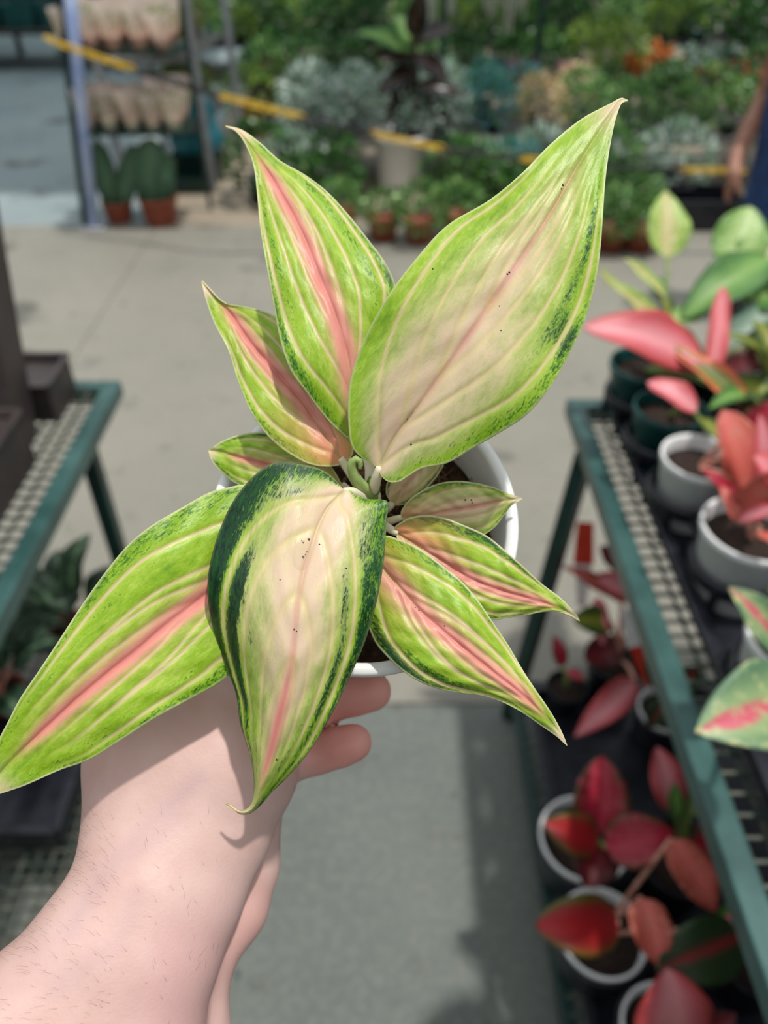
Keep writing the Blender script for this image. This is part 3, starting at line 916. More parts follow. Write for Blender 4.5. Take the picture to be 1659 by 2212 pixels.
# water drop and crumbs of soil lying on the front leaf
from mathutils.bvhtree import BVHTree
def leaf_hit(px, py):
    best = None
    for o_ in HL:
        if o_ not in BV: BV[o_] = BVHTree.FromPolygons([v.co + parent_loc(o_) for v in o_.data.vertices], [tuple(p_.vertices) for p_ in o_.data.polygons])
        d_ = (W(px, py, 1) - CAM).normalized()
        hit, nrm, _, dist = BV[o_].ray_cast(CAM, d_)
        if hit and (best is None or dist < best[2]): best = (hit, nrm if nrm.dot(d_) < 0 else -nrm, dist)
    return best
BV = {}
cr = MB()
for (cx_, cy_, cr_) in ((667, 1165, 5), (655, 1172, 4), (652, 1168, 3), (690, 1176, 4), (655, 1203, 6), (660, 1198, 3), (663, 1192, 3), (635, 1360, 4), (641, 1364, 3), (598, 1641, 4), (548, 1206, 3), (605, 1252, 3), (748, 1228, 3), (1216, 400, 4), (1213, 408, 3), (1100, 588, 4), (1096, 592, 4), (1079, 661, 3), (935, 581, 3), (1082, 714, 3), (880, 905, 3), (888, 960, 4), (1005, 1080, 4), (1018, 1080, 4), (1020, 1086, 3), (897, 1312, 3), (905, 1318, 3), (960, 1352, 3)):
    h_ = leaf_hit(cx_, cy_)
    if not h_: continue
    p_, n_, ds_ = h_; r_ = cr_ / F_PX * ds_ * .6
    t1 = n_.orthogonal().normalized(); t2 = n_.cross(t1)
    cr.add([p_ + n_ * r_ * .8] + [p_ + (t1 * math.cos(a_) + t2 * math.sin(a_)) * r_ * (1 + .4 * math.sin(3 * a_ + cx_)) for a_ in (0, 1.05, 2.1, 3.14, 4.19, 5.24)], [(0, 1, 2), (0, 2, 3), (0, 3, 4), (0, 4, 5), (0, 5, 6), (0, 6, 1)])
co_ = cr.build('soil_crumbs', M['soil_dark'], None, loc=leaf_hit(655, 1203)[0])
tag(co_, 'tiny dark crumbs of soil scattered on the pale leaves', 'soil crumbs', kind='stuff')
drop = MB(); cpt, dn_, _ = leaf_hit(652, 1200)
ax, ay = RT * .0031 + UP * .0008, UP * .0050 - RT * .0004
vs_, fs = [], []
nr, na = 7, 28
for i in range(nr + 1):
    q = i / nr
    for k in range(na):
        a = 2 * math.pi * k / na
        z = .0010 * math.sqrt(max(0, 1 - q * q))
        vs_.append(leaf_hit(652 + 21 * q * math.cos(a) + 3 * q * math.sin(a), 1200 - 33 * q * math.sin(a))[0] + dn_ * z)
for i in range(nr):
    for k in range(na):
        k2 = (k + 1) % na
        fs.append((i * na + k, i * na + k2, (i + 1) * na + k2, (i + 1) * na + k))
drop.add(vs_, fs)
wm, nt, p = nodes_of('water'); p.inputs['Base Color'].default_value = C(240, 214, 196)
p.inputs['Roughness'].default_value = 0.04; p.inputs['Alpha'].default_value = 0.16; p.inputs['IOR'].default_value = 1.33
f_ = noise(nt, N(nt, 'ShaderNodeTexCoord').outputs['Object'], 300); bump(nt, p, f_, 0.02, 0.0002)
dob = drop.build('water_drop', wm, None, smooth=True, loc=cpt)
tag(dob, 'flat clear water drop lying on the front leaf beside its midrib', 'water drop')

# ------------------------------------------------------------------ the hand and forearm
def cp(px, py, d): return np.array(W(px, py, d))
def ch(*a): return [(cp(x, y, d), r) for x, y, d, r in a]
arm_l = ch((-40, 2420, .262, .030), (90, 2225, .266, .0285), (215, 2050, .274, .0235), (296, 1915, .284, .0225), (322, 1790, .296, .0235), (330, 1660, .304, .0250), (345, 1560, .308, .0235))
arm_r = ch((170, 2460, .268, .030), (262, 2235, .272, .0275), (335, 2060, .280, .0225), (398, 1925, .290, .0215), (455, 1790, .300, .0225), (505, 1660, .306, .0245), (520, 1570, .310, .0225))
heel = ch((400, 2440, .288, .016), (404, 2240, .292, .0155), (420, 2080, .300, .0140), (490, 1955, .318, .0165), (512, 1868, .324, .0172), (528, 1745, .328, .0165))
fing = [ch((520, 1600, .322, .0130), (600, 1560, .336, .0108), (700, 1518, .341, .0093), (765, 1499, .340, .0092), (802, 1493, .338, .0090)),
        ch((515, 1660, .316, .0125), (600, 1650, .329, .0098), (690, 1627, .333, .0084), (735, 1613, .331, .0083), (764, 1604, .329, .0080)),
        ch((500, 1530, .330, .0125), (590, 1450, .388, .0105), (700, 1380, .404, .0098), (800, 1350, .405, .0088)),
        ch((470, 1500, .330, .0125), (560, 1340, .400, .0105), (680, 1262, .414, .0095), (785, 1232, .418, .0085))]
thumb = ch((330, 1580, .306, .0185), (318, 1450, .304, .0145), (350, 1310, .306, .0118), (376, 1215, .312, .0108), (384, 1172, .314, .0095))
sub_pot_c = np.array(pot_base); 
def f_hand(P):
    d = smin(chain_sdf(P, arm_l, .006), chain_sdf(P, arm_r, .006), .020)
    d = smin(d, chain_sdf(P, heel, .004), .005)
    d = smin(d, chain_sdf(P, thumb, .004), .014)
    for f in fing:
        pass
    fd = None
    for f in fing:
        q = smin(d + 0.0, chain_sdf(P, f, .003), .008)
        fd = q if fd is None else np.minimum(fd, q)
    return fd
allp = np.array([p for c_ in [arm_l, arm_r, heel, thumb] + fing for p, r in c_])
lo = allp.min(0) - .035; hi = allp.max(0) + .035
hv, hf = surface_nets(f_hand, lo, hi, .0018)
arm_loc = W(400, 1850, .300)
hand = link_mesh('hand', hv, hf, M['skin'], None, True, loc=arm_loc)
tag(hand, 'pale bare forearm and hand holding the white pot from below', 'hand')
sm = hand.modifiers.new('smooth', 'SMOOTH'); sm.factor = .5; sm.iterations = 4
ss = hand.modifiers.new('sub', 'SUBSURF'); ss.levels = 1; ss.render_levels = 1
fl = np.zeros(len(hv))
for f in fing:
    tipp = f[-1][0]
    fl = np.maximum(fl, 0.5 * smoothstep(.045, .0, np.linalg.norm(hv - tipp, axis=1)))
    for k in f[1:]:
        fl = np.maximum(fl, 0.22 * smoothstep(.03, .0, np.linalg.norm(hv - k[0], axis=1)))
fl = np.maximum(fl, .35 * smoothstep(.03, .0, np.linalg.norm(hv - heel[3][0], axis=1)))
at = hand.data.attributes.new('flush', 'FLOAT', 'POINT'); at.data.foreach_set('value', fl.astype(np.float32))
ve = np.zeros(len(hv))
for line, am in (([(150, 2010), (230, 1880), (320, 1790), (430, 1680)], .34), ([(230, 1880), (300, 1840), (380, 1760)], .3), ([(120, 2140), (260, 2030), (300, 1930)], .22)):
    q = (hv - np.array(CAM)); dep_ = q @ np.array(FW); hx = CX + (q @ np.array(RT)) / dep_ * F_PX; hy = CY - (q @ np.array(UP)) / dep_ * F_PX
    dm_ = np.full(len(hv), 1e9)
    for (ax_, ay_), (bx_, by_) in zip(line[:-1], line[1:]):
        t = np.clip(((hx - ax_) * (bx_ - ax_) + (hy - ay_) * (by_ - ay_)) / ((bx_ - ax_) ** 2 + (by_ - ay_) ** 2), 0, 1)
        dm_ = np.minimum(dm_, np.hypot(hx - ax_ - t * (bx_ - ax_), hy - ay_ - t * (by_ - ay_)))
    ve = np.maximum(ve, am * np.exp(-(dm_ / 24) ** 2) * (dep_ < .30))
at = hand.data.attributes.new('vessel', 'FLOAT', 'POINT'); at.data.foreach_set('value', ve.astype(np.float32))
# fine forearm hairs on the back of the wrist
m = MB()
sel = [i for i in rng.permutation(len(hv))]
cnt = 0
cams = np.array(CAM)
for i in sel:
    if cnt >= 420: break
    q = Vector(hv[i]) - CAM
    dep = q.dot(FW); pxx = CX + q.dot(RT) / dep * F_PX; pyy = CY - q.dot(UP) / dep * F_PX
    if not (1750 < pyy < 2230 and -40 < pxx < 470): continue
    if dep > .292: continue
    if pxx > 250 and random.random() < .72: continue
    nrm = Vector(hv[i]) - Vector(arm_l[3][0] if pyy < 2000 else arm_l[2][0]); nrm.normalize()
    dirv = (UP * .55 - RT * .5 + nrm * .6 + Vector((random.uniform(-.3, .3), random.uniform(-.3, .3), random.uniform(-.3, .3)))).normalized()
    ln = random.uniform(.003, .006)
    a = Vector(hv[i])
    m.tube([a, a + dirv * ln * .5, a + dirv * ln - UP * ln * .15], [.00003, .000024, .00001], 3, cap=False)
    cnt += 1
hh = m.build('arm_hair', M['armhair'], hand, smooth=True, loc=None)
tag(hh, kind='stuff')


# ------------------------------------------------------------------ benches
def wire_grid(x0, x1, y0, y1, z, pitch, r):
    m = MB()
    nx = int((x1 - x0) / pitch); ny = int((y1 - y0) / pitch)
    for i in range(nx + 1):
        x = x0 + (x1 - x0) * i / nx
        m.bar((x, y0, z), (x, y1, z), r * 2, r * 2)
    for j in range(ny + 1):
        y = y0 + (y1 - y0) * j / ny
        m.bar((x0, y, z + r * 1.6), (x1, y, z + r * 1.6), r * 2, r * 2)
    return m


def bench(label, x0, x1, y0, y1, z, legs, shelf=None, name='plant_bench'):
    e = thing(name, label, 'bench', ((x0 + x1) / 2, (y0 + y1) / 2, 0))
    w, h = .032, .034
    for a, b in (((x0 + w / 2, y0, z - h / 2), (x0 + w / 2, y1, z - h / 2)), ((x1 - w / 2, y0, z - h / 2), (x1 - w / 2, y1, z - h / 2)),
                 ((x0 + w, y0 + w / 2, z - h / 2), (x1 - w, y0 + w / 2, z - h / 2)), ((x0 + w, y1 - w / 2, z - h / 2), (x1 - w, y1 - w / 2, z - h / 2))):
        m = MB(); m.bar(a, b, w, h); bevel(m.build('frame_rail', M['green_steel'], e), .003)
    g = wire_grid(x0 + w, x1 - w, y0 + w, y1 - w, z - .008, .026, .0021).build('wire_mesh', M['wire'], e)
    tag(g, kind='stuff')
    for (t, b) in legs:
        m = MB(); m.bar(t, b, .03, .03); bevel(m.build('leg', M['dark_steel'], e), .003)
    if shelf:
        sx0, sx1, sy0, sy1, sz = shelf
        for a, b in (((sx0, sy0, sz), (sx0, sy1, sz)), ((sx1, sy0, sz), (sx1, sy1, sz)), ((sx0, sy0, sz), (sx1, sy0, sz)), ((sx0, sy1, sz), (sx1, sy1, sz))):
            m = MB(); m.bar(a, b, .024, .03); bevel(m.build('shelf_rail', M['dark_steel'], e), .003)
        g = wire_grid(sx0, sx1, sy0, sy1, sz + .012, .026, .0021).build('shelf_mesh', M['wire'], e)
        tag(g, kind='stuff')
    return e


LX, RX = -.535, .358
lb = bench('green steel mesh bench on the left carrying dark brown planters', -1.25, LX, -.35, 1.37, .75,
           [((LX - .03, 1.2, .72), (LX - .03, 1.2, 0)), ((-1.2, 1.2, .72), (-1.2, 1.2, 0)), ((LX - .03, -.2, .72), (LX - .03, -.2, 0)), ((-1.2, -.2, .72), (-1.2, -.2, 0))],
           shelf=(-1.2, LX - .03, -.2, 1.2, .12))
rb = bench('green steel mesh bench on the right crowded with red leaved plants', RX, 1.15, -.35, 1.30, .75,
           [((RX + .015, 1.16, .72), (.297, 1.09, 0)), ((1.1, 1.16, .72), (1.1, 1.16, 0)), ((RX + .015, -.2, .72), (.297, -.2, 0)), ((1.1, -.2, .72), (1.1, -.2, 0))],
           shelf=(.297, 1.1, -.2, 1.08, .12))


# dark planters on the left bench
def planter(label, x0, x1, y0, y1, h, z0=.75, lean=0.0):
    c = ((x0 + x1) / 2, (y0 + y1) / 2, z0)
    e = thing('square_planter', label, 'planter', c)
    t = .009
    m = MB()
    m.box((c[0], y0 + t / 2, z0 + h / 2), (x1 - x0, t, h)); m.box((c[0], y1 - t / 2, z0 + h / 2), (x1 - x0, t, h))
    m.box((x0 + t / 2, c[1], z0 + h / 2), (t, y1 - y0 - 2 * t, h)); m.box((x1 - t / 2, c[1], z0 + h / 2), (t, y1 - y0 - 2 * t, h))
    m.box((c[0], c[1], z0 + h - .012), (x1 - x0 - 2 * t, y1 - y0 - 2 * t, .006))
    bevel(m.build('planter_body', M['dark_planter'], e), .0025)
    m = MB(); o_ = .004
    for a, b in (((x0, y0), (x1, y0)), ((x1, y0), (x1, y1)), ((x1, y1), (x0, y1)), ((x0, y1), (x0, y0))):
        m.bar((a[0], a[1], z0 + h + .002), (b[0], b[1], z0 + h + .002), .012, .006)
    bevel(m.build('rim', M['dark_planter'], e), .002)
    if lean:
        for ch_ in e.children:
            for v in ch_.data.vertices: v.co.y += v.co.z * lean
    return e


planter('low dark brown square planter at the far end of the left bench', -.80, -.612, 1.215, 1.335, .076)
planter('tall dark brown planter leaning back over the low one on the left bench', -.84, -.640, 1.09, 1.185, .52, lean=.33)
planter('dark brown planter on the left bench nearest the camera', -.80, -.612, .86, 1.10, .098)


# plants under the left bench
def rosette(label, cx, cy, z0, r, h, pot_mat, leafmats, nleaf, llen, lw, name='potted_plant', group=None, up=(.25, 1.1), seed=0, leafz=None, stemmat='stem_green', cat='plant', potname=None):
    rnd = random.Random(seed)
    e = thing(name, label, cat, (cx, cy, z0), group)
    pot_parts(e, Vector((cx, cy, z0)), r, h, pot_mat)
    top = Vector((cx, cy, z0 + h * .85))
    for i in range(nleaf):
        az = 2 * math.pi * (i * .382 + rnd.uniform(-.04, .04)); el = up[0] + (up[1] - up[0]) * (i / max(1, nleaf - 1)) + rnd.uniform(-.1, .1)
        d = Vector((math.cos(az) * math.cos(el), math.sin(az) * math.cos(el), math.sin(el)))
        pet = llen * rnd.uniform(.35, .6)
        b = top + d * pet + Vector((0, 0, pet * .3))
        ll = llen * rnd.uniform(.8, 1.1)
        dd = (d + Vector((0, 0, -.35))).normalized()
        stalk(e, [top, top + d * pet * .5 + Vector((0, 0, pet * .25)), b], r * .05 + .001, r * .03 + .0008, stemmat, 'petiole', 6)
        mleaf(e, b, b + dd * ll, lw * rnd.uniform(.85, 1.1), leafmats[i % len(leafmats)], nrm=Vector((-d.x * .3, -d.y * .3, 1)), arch=.12, fold=.15, tipbend=.15)
    return e


rosette('dark patterned foliage plant under the left bench, against the green leg', -.70, 1.16, .14, .055, .10, 'terra', ['calathea'], 13, .13, .075, seed=3, up=(.2, 1.2), stemmat='stem_dark')
rosette('dark patterned foliage plant under the left bench, nearer the camera than its twin', -.80, .98, .14, .055, .10, 'terra', ['calathea'], 13, .13, .075, seed=4, up=(.2, 1.2), stemmat='stem_pink')
rosette('dark leaved plant in a terracotta pot at the left frame edge under the bench', -.93, 1.16, .14, .06, .10, 'terra', ['calathea'], 11, .13, .07, seed=5, up=(.2, 1.2), stemmat='stem_dark')


def tray(label, x0, x1, y0, y1, z0, h, mat='black_pl', name='nursery_tray'):
    c = ((x0 + x1) / 2, (y0 + y1) / 2)
    m = MB(); t = .006
    m.box((c[0], c[1], z0 + .004), (x1 - x0, y1 - y0, .008))
    m.box((c[0], y0 + t / 2, z0 + h / 2), (x1 - x0, t, h)); m.box((c[0], y1 - t / 2, z0 + h / 2), (x1 - x0, t, h))
    m.box((x0 + t / 2, c[1], z0 + h / 2), (t, y1 - y0, h)); m.box((x1 - t / 2, c[1], z0 + h / 2), (t, y1 - y0, h))
    for a, b in (((x0, y0), (x1, y0)), ((x1, y0), (x1, y1)), ((x1, y1), (x0, y1)), ((x0, y1), (x0, y0))):
        m.bar((a[0], a[1], z0 + h), (b[0], b[1], z0 + h), .018, .005)
    o = m.build(name, M[mat], None, loc=(c[0], c[1], z0))
    bevel(o, .002)
    return tag(o, label, 'tray')


tray('shallow black plastic tray on the lower shelf of the left bench', -1.02, -.60, .70, .93, .14, .07)

# ------------------------------------------------------------------ right bench: row of pots in black carriers
TOPZ = .7515
def rpot(label, cx, cy, r, h, mat, z0=TOPZ + .009, **kw):
    e = thing('potted_plant', label, 'plant', (cx, cy, z0), kw.get('group'))
    pot_parts(e, Vector((cx, cy, z0)), r, h, mat, taper=.76)
    return e


def carrier(label, spots, z, r):
    e = thing('carrier_tray', label, 'tray', (sum(s[0] for s in spots) / len(spots), sum(s[1] for s in spots) / len(spots), TOPZ))
    for (x, y) in spots:
        m = MB()
        m.lathe((x, y, TOPZ), [(r * 1.02, z + .022), (r * 1.10, z + .022), (r * 1.12, z + .016), (r * 1.10, z), (r * 1.02, z), (r * 1.02, z + .022)], 32)
        m.build('cup_ring', M['black_pl'], e, smooth=True)
        for k in range(4):
            a = math.pi / 4 + k * math.pi / 2
            m = MB(); q = Vector((x + math.cos(a) * r * 1.1, y + math.sin(a) * r * 1.1, TOPZ))
            m.bar(q, q + Vector((0, 0, z + .01)), .012, .004)
            m.build('foot', M['black_pl'], e)
    for (x, y), (x2, y2) in zip(spots[:-1], spots[1:]):
        a, b = Vector((x, y, TOPZ + z + .011)), Vector((x2, y2, TOPZ + z + .011)); dd = (b - a).normalized()
        m = MB(); m.bar(a + dd * r * 1.08, b - dd * r * 1.08, .06, .012); m.build('link_bar', M['black_pl'], e)
    return e


PA = rpot('coral pink leaved plant in the farthest teal pot on the right bench', .468, 1.215, .066, .115, 'teal_pl')
PB_ = rpot('teal pot with one small pink leaf, second pot along the right bench', .470, 1.075, .060, .112, 'teal_pl')
PC = rpot('salmon leaved plant in a white pot next after the teal pots', .474, .930, .060, .118, 'white_pot')
PD = rpot('red leaved plant in the broad white pot at the right bench edge', .490, .765, .069, .122, 'white_pot')
PE = rpot('dark leaved plant with pink marks in the nearest white bench pot', .478, .575, .064, .120, 'white_pot')
carrier('black plastic carrier ring tray around the teal pots', [(.468, 1.215), (.470, 1.075)], .045, .058)
carrier('black plastic carrier ring tray around the white pots', [(.474, .930), (.490, .765)], .048, .061)
carrier('black plastic carrier ring around the nearest white pot on the bench', [(.478, .575)], .048, .058)


def pl(e, base, tip, d0, d1, wpx, mat, **kw):
    a = W(base[0], base[1], d0); b = W(tip[0], tip[1], d1)
    w = wpx / F_PX * (d0 + d1) / 2
    return mleaf(e, a, b, w, mat, **kw)


def root(e, h): return parent_loc(e) + Vector((0, 0, h))


def stem_to(e, h, px, py, d, mat, r=.0035):
    a = root(e, h); b = W(px, py, d); mid_ = (a + b) / 2 + Vector((0, 0, .015))
    stalk(e, [a, mid_, b], r * 1.2, r, mat, 'petiole', 7)


tray('long shallow black tray under the pots on the right bench', .425, 1.09, -.2, 1.255, TOPZ, .03)
tray('long black tray added to darken the lower shelf of the right bench', .325, 1.07, -.15, 1.05, .1345, .03)  # tray added to deepen the dark under the bench
# plant A
pl(PA, (1518, 790), (1258, 706), 1.30, 1.24, 118, 'coral', arch=.14, fold=.10, shape=(.5, .7), nrm=TOCAM + Vector((0, 0, .5)))
pl(PA, (1512, 800), (1405, 690), 1.31, 1.33, 70, 'crimson', arch=.1, fold=.2, nrm=TOCAM + Vector((.5, 0, .6)))
pl(PA, (1618, 880), (1440, 742), 1.22, 1.26, 62, 'greenorange', arch=.04, fold=.25)
pl(PA, (1560, 838), (1462, 756), 1.235, 1.25, 26, 'pinkleaf', arch=.04, fold=.2)
pl(PA, (1536, 812), (1562, 618), 1.30, 1.32, 48, 'pinkleaf', arch=.02, fold=.4, shape=(.45, .6))
pl(PA, (1548, 812), (1668, 655), 1.32, 1.42, 105, 'greygreen', arch=.08, fold=.15)
pl(PA, (1560, 800), (1690, 690), 1.30, 1.32, 44, 'olive', arch=.08, fold=.2)
pl(PA, (1545, 835), (1700, 860), 1.26, 1.22, 70, 'olive', arch=.12, fold=.2)
pl(PA, (1545, 815), (1700, 760), 1.30, 1.28, 60, 'maroon', arch=.1, fold=.2)
for q in ((1518, 790, 1.30), (1618, 880, 1.22), (1536, 812, 1.30), (1548, 812, 1.32), (1545, 835, 1.26)):
    stem_to(PA, .10, *q, 'stem_green')
# plant B
pl(PB_, (1505, 888), (1398, 826), 1.19, 1.20, 62, 'coral', arch=.12, fold=.2, shape=(.5, .6))
stem_to(PB_, .095, 1505, 888, 1.19, 'stem_green')
pl(PB_, (1512, 905), (1560, 960), 1.19, 1.15, 40, 'olive', arch=.12, fold=.2)
stem_to(PB_, .095, 1512, 905, 1.19, 'stem_green')
# plant C
pl(PC, (1618, 1085), (1560, 885), 1.08, 1.06, 118, 'salmon', arch=.1, fold=.15, shape=(.5, .6))
pl(PC, (1640, 1100), (1640, 895), 1.06, 1.00, 84, 'coral', arch=.1, fold=.15)
pl(PC, (1600, 935), (1690, 868), 1.10, 1.06, 60, 'crimson', arch=.1, fold=.15)
pl(PC, (1640, 985), (1610, 915), 1.08, 1.10, 44, 'palegreen', arch=.1, fold=.15)
pl(PC, (1600, 1095), (1516, 1012), 1.03, 1.02, 46, 'crimson', arch=.08, fold=.2)
pl(PC, (1690, 1060), (1628, 985), .98, .95, 100, 'pinkleaf', arch=.1, fold=.15, shape=(.5, .75))
for q in ((1618, 1085, 1.08), (1640, 1100, 1.06), (1600, 1095, 1.03), (1600, 935, 1.10), (1640, 985, 1.08)):
    stem_to(PC, .095, *q, 'stem_pink')
# plant D
pl(PD, (1598, 1125), (1690, 1095), .98, .94, 36, 'coral', arch=.1, fold=.2)
pl(PD, (1600, 1110), (1690, 1010), 1.0, .93, 70, 'salmon', arch=.08, fold=.15)
pl(PD, (1640, 1150), (1700, 1205), .96, .90, 52, 'salmon', arch=.1, fold=.2)
pl(PD, (1596, 1128), (1556, 1050), .99, 1.0, 40, 'salmon', arch=.08, fold=.3)
for q in ((1598, 1125, .98), (1600, 1110, 1.0), (1640, 1150, .96), (1596, 1128, .99)):
    stem_to(PD, .10, *q, 'stem_pink', .003)
# plant E (near right)
pl(PE, (1690, 1420), (1572, 1268), .84, .82, 92, 'stripe', arch=.12, fold=.2)
pl(PE, (1700, 1330), (1660, 1270), .84, .82, 60, 'green', arch=.1, fold=.2)
pl(PE, (1735, 1500), (1500, 1582), .76, .70, 200, 'stripe', arch=.1, fold=.12, shape=(.6, .9))
for q in ((1690, 1420, .84), (1700, 1330, .84), (1735, 1500, .76)):
    stem_to(PE, .10, *q, 'stem_green')
# pale plants standing behind, second row at the far end
PF = rpot('pale lime plant with a pink blushed upright leaf, far end of right bench', .592, 1.225, .056, .10, 'teal_pl')
pl(PF, (1442, 558), (1436, 412), 1.40, 1.42, 92, 'palelime', arch=.05, fold=.2, shape=(.6, .95))
pl(PF, (1432, 688), (1292, 578), 1.34, 1.30, 40, 'palelime', arch=-.06, fold=.3)
pl(PF, (1436, 640), (1348, 558), 1.37, 1.36, 32, 'palelime', arch=.05, fold=.3)
pl(PF, (1450, 690), (1560, 640), 1.36, 1.36, 54, 'palegreen', arch=-.1, fold=.2)
pl(PF, (1440, 655), (1400, 590), 1.38, 1.40, 36, 'green', arch=.05, fold=.2)
pl(PF, (1450, 690), (1420, 615), 1.37, 1.38, 30, 'olive', arch=.05, fold=.2)
stalk(PF, [root(PF, .09), W(1446, 680, 1.38), W(1442, 558, 1.40)], .005, .0035, 'stem_green', 'stem')
for q in ((1432, 688, 1.34), (1450, 690, 1.36)):
    stem_to(PF, .09, *q, 'stem_green', .003)
PG = rpot('pale mottled green plant with broad leaves at the right frame edge', .735, 1.225, .058, .10, 'black_pl')
pl(PG, (1575, 590), (1622, 446), 1.42, 1.44, 120, 'palegreen', arch=.05, fold=.15, shape=(.6, .8))
pl(PG, (1590, 600), (1700, 520), 1.42, 1.42, 120, 'palegreen', arch=.06, fold=.15)
pl(PG, (1660, 560), (1470, 690), 1.40, 1.36, 110, 'green', arch=.1, fold=.15)
pl(PG, (1600, 640), (1700, 640), 1.42, 1.40, 110, 'green', arch=.1, fold=.15)
for q in ((1575, 590, 1.42), (1590, 600, 1.42), (1660, 560, 1.40), (1600, 640, 1.42)):
    stem_to(PG, .09, *q, 'stem_green')

rosette('dark green leaved plant in the second row behind the coral plant on the bench', .640, 1.075, TOPZ + .009, .055, .10, 'black_pl', ['olive', 'green', 'darkred_g'], 12, .12, .055, seed=21, up=(.25, 1.25))
rosette('red rimmed dark plant in the second row beside the white bench pots', .66, .90, TOPZ + .009, .055, .10, 'black_pl', ['darkred_g', 'salmon', 'maroon'], 11, .11, .055, seed=22, up=(.2, 1.2), stemmat='stem_pink')
# ------------------------------------------------------------------ plants on the lower shelf, right
SZ = .1445
def low_pot(label, px, py, rpx, mat, h=.10, zr=None):
    zr = SZ + h
    c = onz(px, py, zr); d = (c - CAM).dot(FW)
    e = thing('potted_plant', label, 'plant', (c.x, c.y, SZ))
    rr = rpx / F_PX * d
    pot_parts(e, Vector((c.x, c.y, SZ)), rr, h, mat, taper=.78)
    if mat == 'white_pot':
        m = MB(); m.lathe((c.x, c.y, SZ), [(rr * .86, .001), (rr * 1.07, h * .86), (rr * 1.09, h * .9), (rr * 1.0, h * .9), (rr * .99, h * .84)], 32)
        m.build('outer_pot', M['black_pl'], e, smooth=True)
    return e


QE = low_pot('crimson leaved plant in a white pot on the lower shelf by its edge', 1264, 1808, 98, 'white_pot', .11)
pl(QE, (1290, 1800), (1300, 1632), 1.20, 1.22, 122, 'crimson', arch=.08, fold=.15, shape=(.5, .75))
pl(QE, (1292, 1822), (1176, 1778), 1.19, 1.17, 92, 'redolive', arch=.12, fold=.1, shape=(.5, .72))
pl(QE, (1292, 1826), (1268, 1918), 1.19, 1.15, 100, 'maroon', arch=.1, fold=.1, shape=(.5, .72))
pl(QE, (1308, 1830), (1456, 1796), 1.18, 1.16, 112, 'crimson', arch=.12, fold=.12, shape=(.5, .75))
pl(QE, (1330, 1830), (1262, 1900), 1.20, 1.20, 60, 'maroon', arch=.1, fold=.12)
for q in ((1290, 1800, 1.20), (1292, 1822, 1.19), (1308, 1830, 1.18)):
    stem_to(QE, .10, *q, 'stem_green')
QF = low_pot('red and salmon leaved plant in a white pot, second pot on the lower shelf', 1302, 2012, 96, 'white_pot', .11)
pl(QF, (1335, 1995), (1156, 1998), 1.06, 1.02, 122, 'redolive', arch=.12, fold=.1, shape=(.45, .6))
pl(QF, (1385, 1940), (1424, 2085), 1.06, 1.02, 92, 'salmon', arch=.1, fold=.12, shape=(.5, .75))
pl(QF, (1600, 2020), (1415, 2092), 1.04, 1.02, 130, 'darkred_g', arch=.1, fold=.1, shape=(.5, .75))
pl(QF, (1450, 1812), (1545, 1970), 1.12, 1.08, 92, 'salmon', arch=.1, fold=.12)
for q in ((1335, 1995, 1.06), (1385, 1940, 1.06), (1450, 1812, 1.12), (1600, 2020, 1.04)):
    stem_to(QF, .10, *q, 'stem_pink')
QG = low_pot('bright pink tipped plant deeper on the lower shelf behind the crimson one', 1470, 1850, 90, 'black_pl', .11)
pl(QG, (1456, 1752), (1418, 1612), 1.24, 1.26, 78, 'coral', arch=.08, fold=.15, shape=(.5, .75))
pl(QG, (1480, 1740), (1500, 1632), 1.26, 1.28, 50, 'crimson', arch=.08, fold=.15)
pl(QG, (1460, 1770), (1455, 1690), 1.22, 1.21, 40, 'green', arch=.08, fold=.15)
pl(QG, (1490, 1840), (1600, 1760), 1.20, 1.24, 70, 'crimson', arch=.08, fold=.15)
pl(QG, (1490, 1760), (1530, 1680), 1.25, 1.26, 60, 'palegreen', arch=.08, fold=.15)
for q in ((1456, 1752, 1.24), (1480, 1740, 1.26), (1490, 1840, 1.20), (1490, 1760, 1.25)):
    stem_to(QG, .10, *q, 'stem_green', .004)
QH = low_pot('rounded red leaved plant at the bottom of the lower shelf', 1440, 2225, 96, 'white_pot', .11)
pl(QH, (1450, 2260), (1440, 2090), 1.00, .98, 178, 'coral', arch=.12, fold=.08, shape=(.5, .72))
pl(QH, (1480, 2250), (1590, 2190), 1.0, .98, 80, 'maroon', arch=.1, fold=.1)
stem_to(QH, .10, 1450, 2260, 1.0, 'stem_pink')
QI = low_pot('coral edged plant on the lower shelf at the right frame edge', 1640, 2060, 90, 'black_pl', .11)
pl(QI, (1555, 1985), (1690, 2100), 1.08, 1.02, 86, 'coral', arch=.1, fold=.1)
pl(QI, (1550, 1985), (1650, 1960), 1.09, 1.06, 50, 'green', arch=.1, fold=.1)
stem_to(QI, .10, 1555, 1985, 1.08, 'stem_pink')
